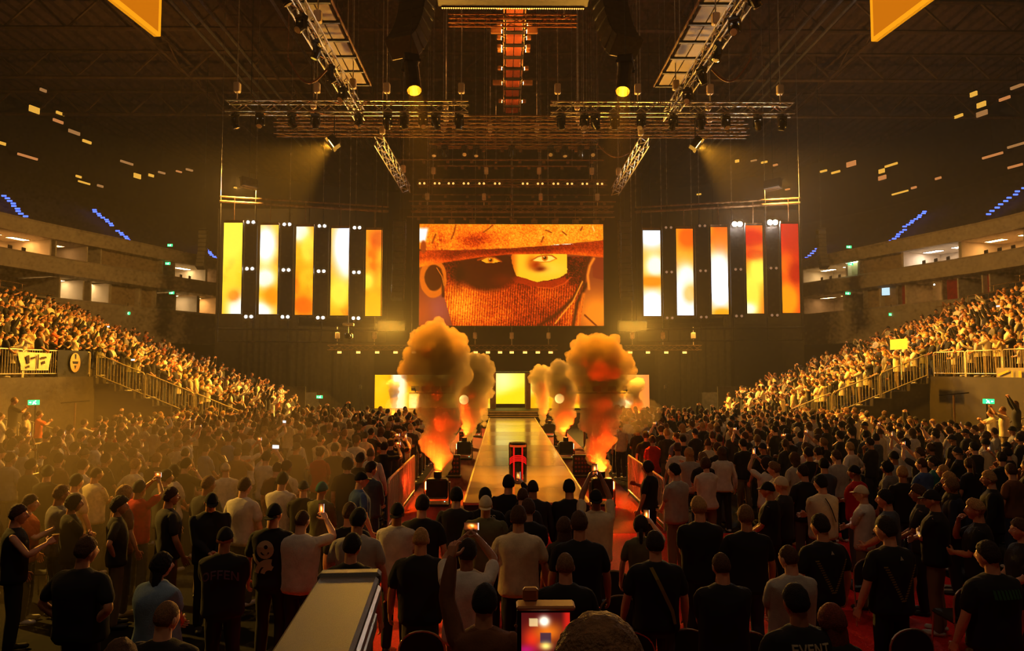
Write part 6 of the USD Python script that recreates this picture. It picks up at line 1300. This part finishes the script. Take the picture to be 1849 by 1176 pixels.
for i, (px, py, h, yaw, pose, hair, hc, shirt, slv, fem, bulk, hyaw, label) in enumerate(PEOPLE):
    k = h / 1.78; hat = {'beanie': .02, 'hood': .03, 'cap': .012, 'capback': .012}.get(hair, .018)
    p = at_z(px, py, h + hat * .9); side = abs(yaw + hyaw) > 24
    meshes, wr, rings = build_person(rnd, pose, hair, fem, bulk * 1.07 + .03, slv, hyaw, -2 + 8 * (pose == 'front' and abs(yaw) > 100) * -2.5, 4 if side else 3)
    c_, s_ = math.cos(math.radians(-yaw)), math.sin(math.radians(-yaw))
    t = thing('person', label, 'person', (p[0], p[1], .012 if p[1] < 15.4 else 0), -yaw)
    sh = add_parts(t, scale_m(meshes, k), hair, hc, shirt, i * 7 % 4 if i % 5 else 0, (0, 0, 1, 0, 2, 0, 3)[i % 7], i % 2)
    occupied.append((p[0], p[1])); fore.append((t, sh, rings, k, wr, p, yaw, pose, label))
def who(frag): return next(x for x in fore if frag in x[8])
PW, PG, PP, PY = M('print_white', rgb(176, 160, 130), .8), M('print_green', rgb(34, 84, 30), .8), M('print_purple', rgb(96, 66, 92), .8), M('print_yellow', rgb(132, 112, 22), .8)
t, sh, rg, k = who('EVENT')[:4]; back_print(sh, rg, k, [], PW, 'lettering', 'EVENT', .062, 1.36)
t, sh, rg, k = who('SES')[:4]; back_print(sh, rg, k, [], PW, 'lettering', 'SES', .06, 1.38, 0, .07)
t, sh, rg, k = who('purple lettering')[:4]; back_print(sh, rg, k, [], PP, 'lettering', 'OFFEN', .085, 1.28, 1.2)
t, sh, rg, k = who('round white emblem')[:4]
back_print(sh, rg, k, [ring_poly(-.02, 1.30, 0.0, .10), ring_poly(-.02, 1.27, .125, .16, 190, 300), ring_poly(.03, 1.03, .05, .10, 60, 170), ring_poly(.03, 1.02, .125, .18, 80, 170)], PW, 'emblem')
back_print(sh, rg, k, [ring_poly(-.02, 1.29, .038, .055, 200, 340), ring_poly(-.01, 1.33, 0, .022)], CLOTH['black'], 'emblem_detail')
for fr in ('left one of two', 'right one of two'):
    t, sh, rg, k = who(fr)[:4]
    po = []
    for j in range(15):
        for s_ in (-1, 1):
            x, z = s_ * (.012 + j * .0112), 1.02 + j * .023; po.append([(x - .016, z - .014), (x + .016, z - .009), (x + .016, z + .004), (x - .016, z - .001)])
    back_print(sh, rg, k, po, PY, 'stripe'); back_print(sh, rg, k, [[(x - .02, 1.40), (x + .02, 1.40), (x, 1.435)] for x in (0,)], PW, 'badge')
t, sh, rg, k = who('yellow strap')[:4]; back_print(sh, rg, k, [[(-.085, 1.47), (-.05, 1.475), (.14, 1.08), (.165, .95), (.135, .95), (.105, 1.07)]], PY, 'strap')
t, sh, rg, k = who('thin dark strap')[:4]; back_print(sh, rg, k, [[(-.06, 1.46), (-.045, 1.465), (.10, 1.12), (.088, 1.11)]], CLOTH['black'], 'strap')
t, sh, rg, k = who('slanting brown strap')[:4]; back_print(sh, rg, k, [[(.07, 1.465), (.095, 1.46), (-.10, 1.05), (-.125, 1.06)]], CLOTH['brown'], 'strap')
t, sh, rg, k = who('brown T-shirt with a dark strap')[:4]; back_print(sh, rg, k, [[(.05, 1.46), (.075, 1.46), (.06, 1.0), (.03, 1.0)]], CLOTH['black'], 'strap')
t, sh, rg, k = who('faint green print')[:4]
back_print(sh, rg, k, [[(-.14 + .035 * j, 1.33), (-.115 + .035 * j, 1.33), (-.12 + .035 * j, 1.40), (-.14 + .035 * j, 1.41)] for j in range(8)], PG, 'print')
t, sh, rg, k = who('white printed T-shirt')[:4]; back_print(sh, rg, k, [[(-.11, 1.14 - .045 * j), (.09, 1.14 - .045 * j), (.09, 1.155 - .045 * j), (-.11, 1.155 - .045 * j)] for j in range(2)], CLOTH['black'], 'print')
# phones in raised hands
def hold(entry, label, **kw):
    t, sh, rg, k, wr, p, yaw, pose, lb = entry
    q = (wr[0][0] + wr[1][0]) / 2 if pose in ('phone_both', 'phone_high') else wr[0 if pose == 'phone_left' else 1][0]
    q = q + np.array([0 if 'both' in pose or 'high' in pose else -.03, .012, .055]); R = rotz(math.radians(-yaw)); w = R @ (q * k) + np.array([p[0], p[1], 0]); phone(label, w, -yaw, **kw)
hold(who('red top lifting'), 'glowing phone lifted by the person in red top at left')
hold(who('filming with both arms'), 'phone filming the stage, in both hands of the white T-shirt at centre')
hold(who('raising a phone overhead'), 'upright phone raised overhead by the cream T-shirt and dark cap', land=False)
hold(who('left of the grey parapet'), 'upright bright phone beside the white T-shirt left of the parapet', land=False)
hold(who('with a camera, tallest'), 'small bright camera screen before the black pedestal', land=False)
hold(who('long braid'), 'dark phone held above the braid', land=False)
for lab, fr in (('clear plastic cup held by the black sleeveless top', 'black sleeveless top holding'), ('amber drink held up in the golden haze', 'orange top half hidden')):
    t, sh, rg, k, wr, p, yaw, pose, lb = who(fr); q = wr[1][0] + np.array([-.05, .02, 0]); w = rotz(math.radians(-yaw)) @ (q * k) + np.array([p[0], p[1], 0]); c = thing('drinking_cup', lab, 'cup', w)
    obj('cup', MB().lathe([(.028, -.05), (.04, .06), (.037, .06), (.026, -.045)], 14), M('cup_plastic', rgb(200, 170, 120), .15, 0, alpha=.75), c); obj('rim', MB().lathe([(.041, .056), (.043, .062), (.039, .064)], 14), M('cup_plastic'), c)
# ---- the packed floor, by rows
r2 = random.Random(5); spots = []
y = 11.4; row = 0
while y < 33.4:
    x = 3.3
    while x < (17.4 if y < 24 else 14.6):
        for s_ in (-1, 1):
            if r2.random() < .86:
                q = (s_ * (x + r2.uniform(-.14, .14)), y + r2.uniform(-.2, .2))
                if q[1] < 12.6 and abs(q[0]) < 5.5: continue
                if abs(q[0]) > 14.8 and q[1] > 8.8: continue
                pxx, pyy, dd = proj((q[0], q[1], 1.8))
                if -40 < pxx < 1890 and all((q[0] - a) ** 2 + (q[1] - b) ** 2 > .27 for a, b in occupied): spots.append(q)
        x += .66 if y > 25 else .84 if y > 18 else .98
    y += .78 if y > 25 else .92 if y > 18 else 1.02; row += 1
spots.sort(key=lambda q: q[1]); N_IND = 300 - len(PEOPLE)
near, far = spots[:N_IND], spots[N_IND:]
TOPS = ['black'] * 9 + ['white'] * 4 + ['charcoal'] * 3 + ['grey', 'pale', 'cream', 'navy', 'red', 'blue', 'brown', 'olive', 'slate', 'white']
HW = ['short'] * 7 + ['quiff'] * 3 + ['buzz'] * 3 + ['cap'] * 2 + ['long'] * 2 + ['curly', 'bob', 'tail', 'beanie', 'capback', 'bun']
PO = ['stand'] * 6 + ['front'] * 4 + ['crossed'] * 3 + ['phone_both'] * 2 + ['hips', 'clap', 'chin', 'phone_right', 'arm_up_right', 'drink', 'phone_high']
LOOKS_ = {'short': 'short-haired', 'quiff': 'tousle-haired', 'buzz': 'crop-haired', 'cap': 'capped', 'capback': 'reverse-capped', 'long': 'long-haired', 'curly': 'curly-haired', 'bob': 'bob-haired', 'tail': 'pony-tailed', 'beanie': 'knit-hatted', 'bun': 'bun-haired'}
def variant(rr, lod, name_parent=None):
    hair = rr.choice(HW); shirt = rr.choice(TOPS); pose = rr.choice(PO); fem = 1.0 if hair in ('long', 'bob', 'tail', 'bun') else 0.0
    hc = rr.choice(['black', 'black', 'charcoal', 'navy', 'cream', 'red']) if hair in HATS else rr.choice(['black', 'dark', 'dark', 'brown', 'brown', 'light', 'blond'])
    ms, wr, rg = build_person(rr, pose, hair, fem, rr.choice([.96, 1.0, 1.05, 1.1, 1.15]), 'long' if rr.random() < .18 else 'tee', rr.choice([-20, -8, 0, 0, 10, 20]), 0, lod)
    return hair, shirt, pose, hc, ms, wr
NSRC = 44
src = []; rr = random.Random(31)
for k in range(NSRC): src.append(variant(rr, 3) + (rr.randrange(4), rr.choice([0, 0, 1, 2, 3]), rr.randrange(2)))
def zone(q):
    y = q[1]; s_ = 'left' if q[0] < 0 else 'right'
    for lim, txt in ((13.6, 'nearer than the runway end'), (15.6, 'level with the runway end'), (17.4, 'just before the pedestal line'), (18.7, 'level with the runway pedestal'), (21.5, 'level with the nearest machine'), (26, 'level with the second machine')):
        if y < lim: return s_, txt
    return s_, 'level with the third machine'
ORD = ['first', 'second', 'third', 'fourth', 'fifth', 'sixth', 'seventh', 'eighth', 'ninth', 'tenth', 'eleventh', 'twelfth', 'thirteenth', 'fourteenth']
plan = []
for i, q in enumerate(near):
    k = rr.randrange(NSRC) if i >= NSRC else i
    aim = math.degrees(math.atan2(0 - q[0], 33 - q[1])) + rr.uniform(-14, 14); plan.append((q, k, aim))
keys = {}
for i, (q, k, aim) in enumerate(plan): keys.setdefault((LOOKS_[src[k][0]], src[k][1], zone(q)), []).append(i)
labels = {}
for (lk, shirt, (s_, txt)), ids in keys.items():
    ids.sort(key=lambda i: abs(plan[i][0][0]))
    for n_, i in enumerate(ids):
        labels[i] = f'{lk} person in {shirt} top, ' + (f'{nth(n_ + 1)} such {s_} of the runway, {txt}' if len(ids) > 1 else f'{s_} of the runway, {txt}')
made = {}
for i, (q, k, aim) in enumerate(plan):
    hair, shirt, pose, hc, ms, wr, sk, tr_, so = src[k]; z = .012 if q[1] < 15.4 and abs(q[0]) < 13 else 0
    if k not in made:
        t = thing('person', labels[i], 'person', (q[0], q[1], z), -aim, 'people packed on the floor'); add_parts(t, ms, hair, hc, shirt, sk, tr_, so); made[k] = t.GetPrim()
    else: dup(made[k], (q[0], q[1], z), -aim, labels[i], 'people packed on the floor')
    if 'phone' in pose:
        w = (wr[0][0] + wr[1][0]) / 2 if pose in ('phone_both', 'phone_high') else wr[1][0]
        w = rotz(math.radians(-aim)) @ (w + np.array([0, .012, .055])) + np.array([q[0], q[1], z]); phone('phone of the ' + labels[i].replace(' of the runway', '').replace('level with the', 'by').replace('nearer than', 'before'), w, -aim, land=bool(i % 3), white=i % 7 == 0)
# ---- everyone farther off, and the seating banks: one mass of people
r3 = random.Random(9); P_, Q_, I_, S_ = [], [], [], []
NP_ = 30
def put_in(x, y, z, aim, stand):
    a = math.radians(-aim) / 2; P_.append((x, y, z)); Q_.append((math.cos(a), 0, 0, math.sin(a))); I_.append(r3.randrange(NP_)); s = r3.uniform(.93, 1.05); S_.append((s, s, s))
for q in far: put_in(q[0], q[1], 0, math.degrees(math.atan2(-q[0], 44 - q[1] + 4)) + r3.uniform(-18, 18), False)
for side in (-1, 1):
    for i in range(0, 21):
        y0 = 33.3 if i < 8 else 15.0; yy = y0
        while yy < YB + (.4 if i < 17 else -2):
            x = side * (row_x(i) + .40 + r3.uniform(-.08, .1)); pxx, pyy, dd = proj((x, yy, row_z(i) + 1.5))
            keep = .93 if i < 16 else (.75, .45, .2, .08, .05)[i - 16]
            if -60 < pxx < 1910 and r3.random() < keep and not (14.9 < abs(x) < 18.8 and yy < 33 and i < 8):
                put_in(x, yy + r3.uniform(-.1, .1), row_z(i) - (.0 if r3.random() < .7 else .28), math.degrees(math.atan2(-x * .75, 40 - yy)) + r3.uniform(-16, 16), True)
            yy += .52
    for i in range(3):
        for yy in np.arange(15.6, 24.9, .62):
            if r3.random() < .7: put_in(side * (15.75 + .85 * i), yy, .40 + .3 * i, side * -58 + r3.uniform(-15, 15), True)
pi = UsdGeom.PointInstancer.Define(stage, '/World/spectator_crowd')
tag(pi, 'mass of spectators filling the far floor and both raked seating banks', 'crowd', None, 'stuff')
TOPS = ['black'] * 11 + ['white'] * 5 + ['cream'] * 2 + ['charcoal'] * 2 + ['grey', 'pale', 'pale', 'red', 'orange', 'navy', 'olive']
PO = ['stand'] * 6 + ['clap'] * 4 + ['front'] * 4 + ['crossed'] * 3 + ['arms_up', 'arm_up_right', 'arm_up_left', 'phone_both', 'phone_high', 'chin']
rr = random.Random(12); _sk = None
for k in range(NP_):
    hair, shirt, pose, hc, ms, wr = variant(rr, 2)
    x = UsdGeom.Xform.Define(stage, f'/World/spectator_crowd/figure_{k:03d}'); add_parts(x, ms, hair, hc, shirt, rr.randrange(4), rr.choice([0, 1, 2, 3]), rr.randrange(2), True)
    if pose == 'phone_high' and k % 2: obj('phone', MB().box((wr[0][0] + wr[1][0]) / 2 + [0, .0, .05], (.15, .012, .076)), PHW, x)
    pi.GetPrototypesRel().AddTarget(x.GetPath())
pi.CreatePositionsAttr(Vt.Vec3fArray([Gf.Vec3f(*map(float, p)) for p in P_])); pi.CreateOrientationsAttr(Vt.QuathArray([Gf.Quath(*map(float, q)) for q in Q_])); pi.CreateScalesAttr(Vt.Vec3fArray([Gf.Vec3f(*s) for s in S_])); pi.CreateProtoIndicesAttr(Vt.IntArray(I_))
print('people', len(PEOPLE), 'near', len(near), 'far', len(far), 'mass', len(P_))


for px, py, lab in ((1687, 515, 'dazzling phone torch high in the right bank'), (195, 590, 'bluish phone light in the left bank, upper one'), (240, 650, 'bluish phone light in the left bank, lower one'), (1802, 553, 'small bluish phone light near the right edge of the right bank')):
    d = ray(px, py); sd = -1 if px < 924 else 1; best = min(range(21), key=lambda i: abs(EYE[2] + d[2] * (sd * (row_x(i) + .62) - EYE[0]) / d[0] - row_z(i) - 1.62)); k_ = (sd * (row_x(best) + .12) - EYE[0]) / d[0]
    w = EYE + d * k_; phone(lab, w, math.degrees(math.atan2(-d[0], d[1])), white=True) if px != 1687 else None
    if px == 1687: t = thing('smartphone', lab, 'phone', w, -35); obj('case', MB().bevel((0, 0, 0), (.076, .01, .155), .003), PHONE_B, t); obj('torch', MB().lathe([(.05, 0), (.04, .01)], 10, (0, -.006, .03), np.array([[1, 0, 0], [0, 0, -1], [0, 1, 0]])), E('torch_white', (.8, .85, 1), 60), t)
for q in _long[:40]: print('LONG', len(q.split()), q)
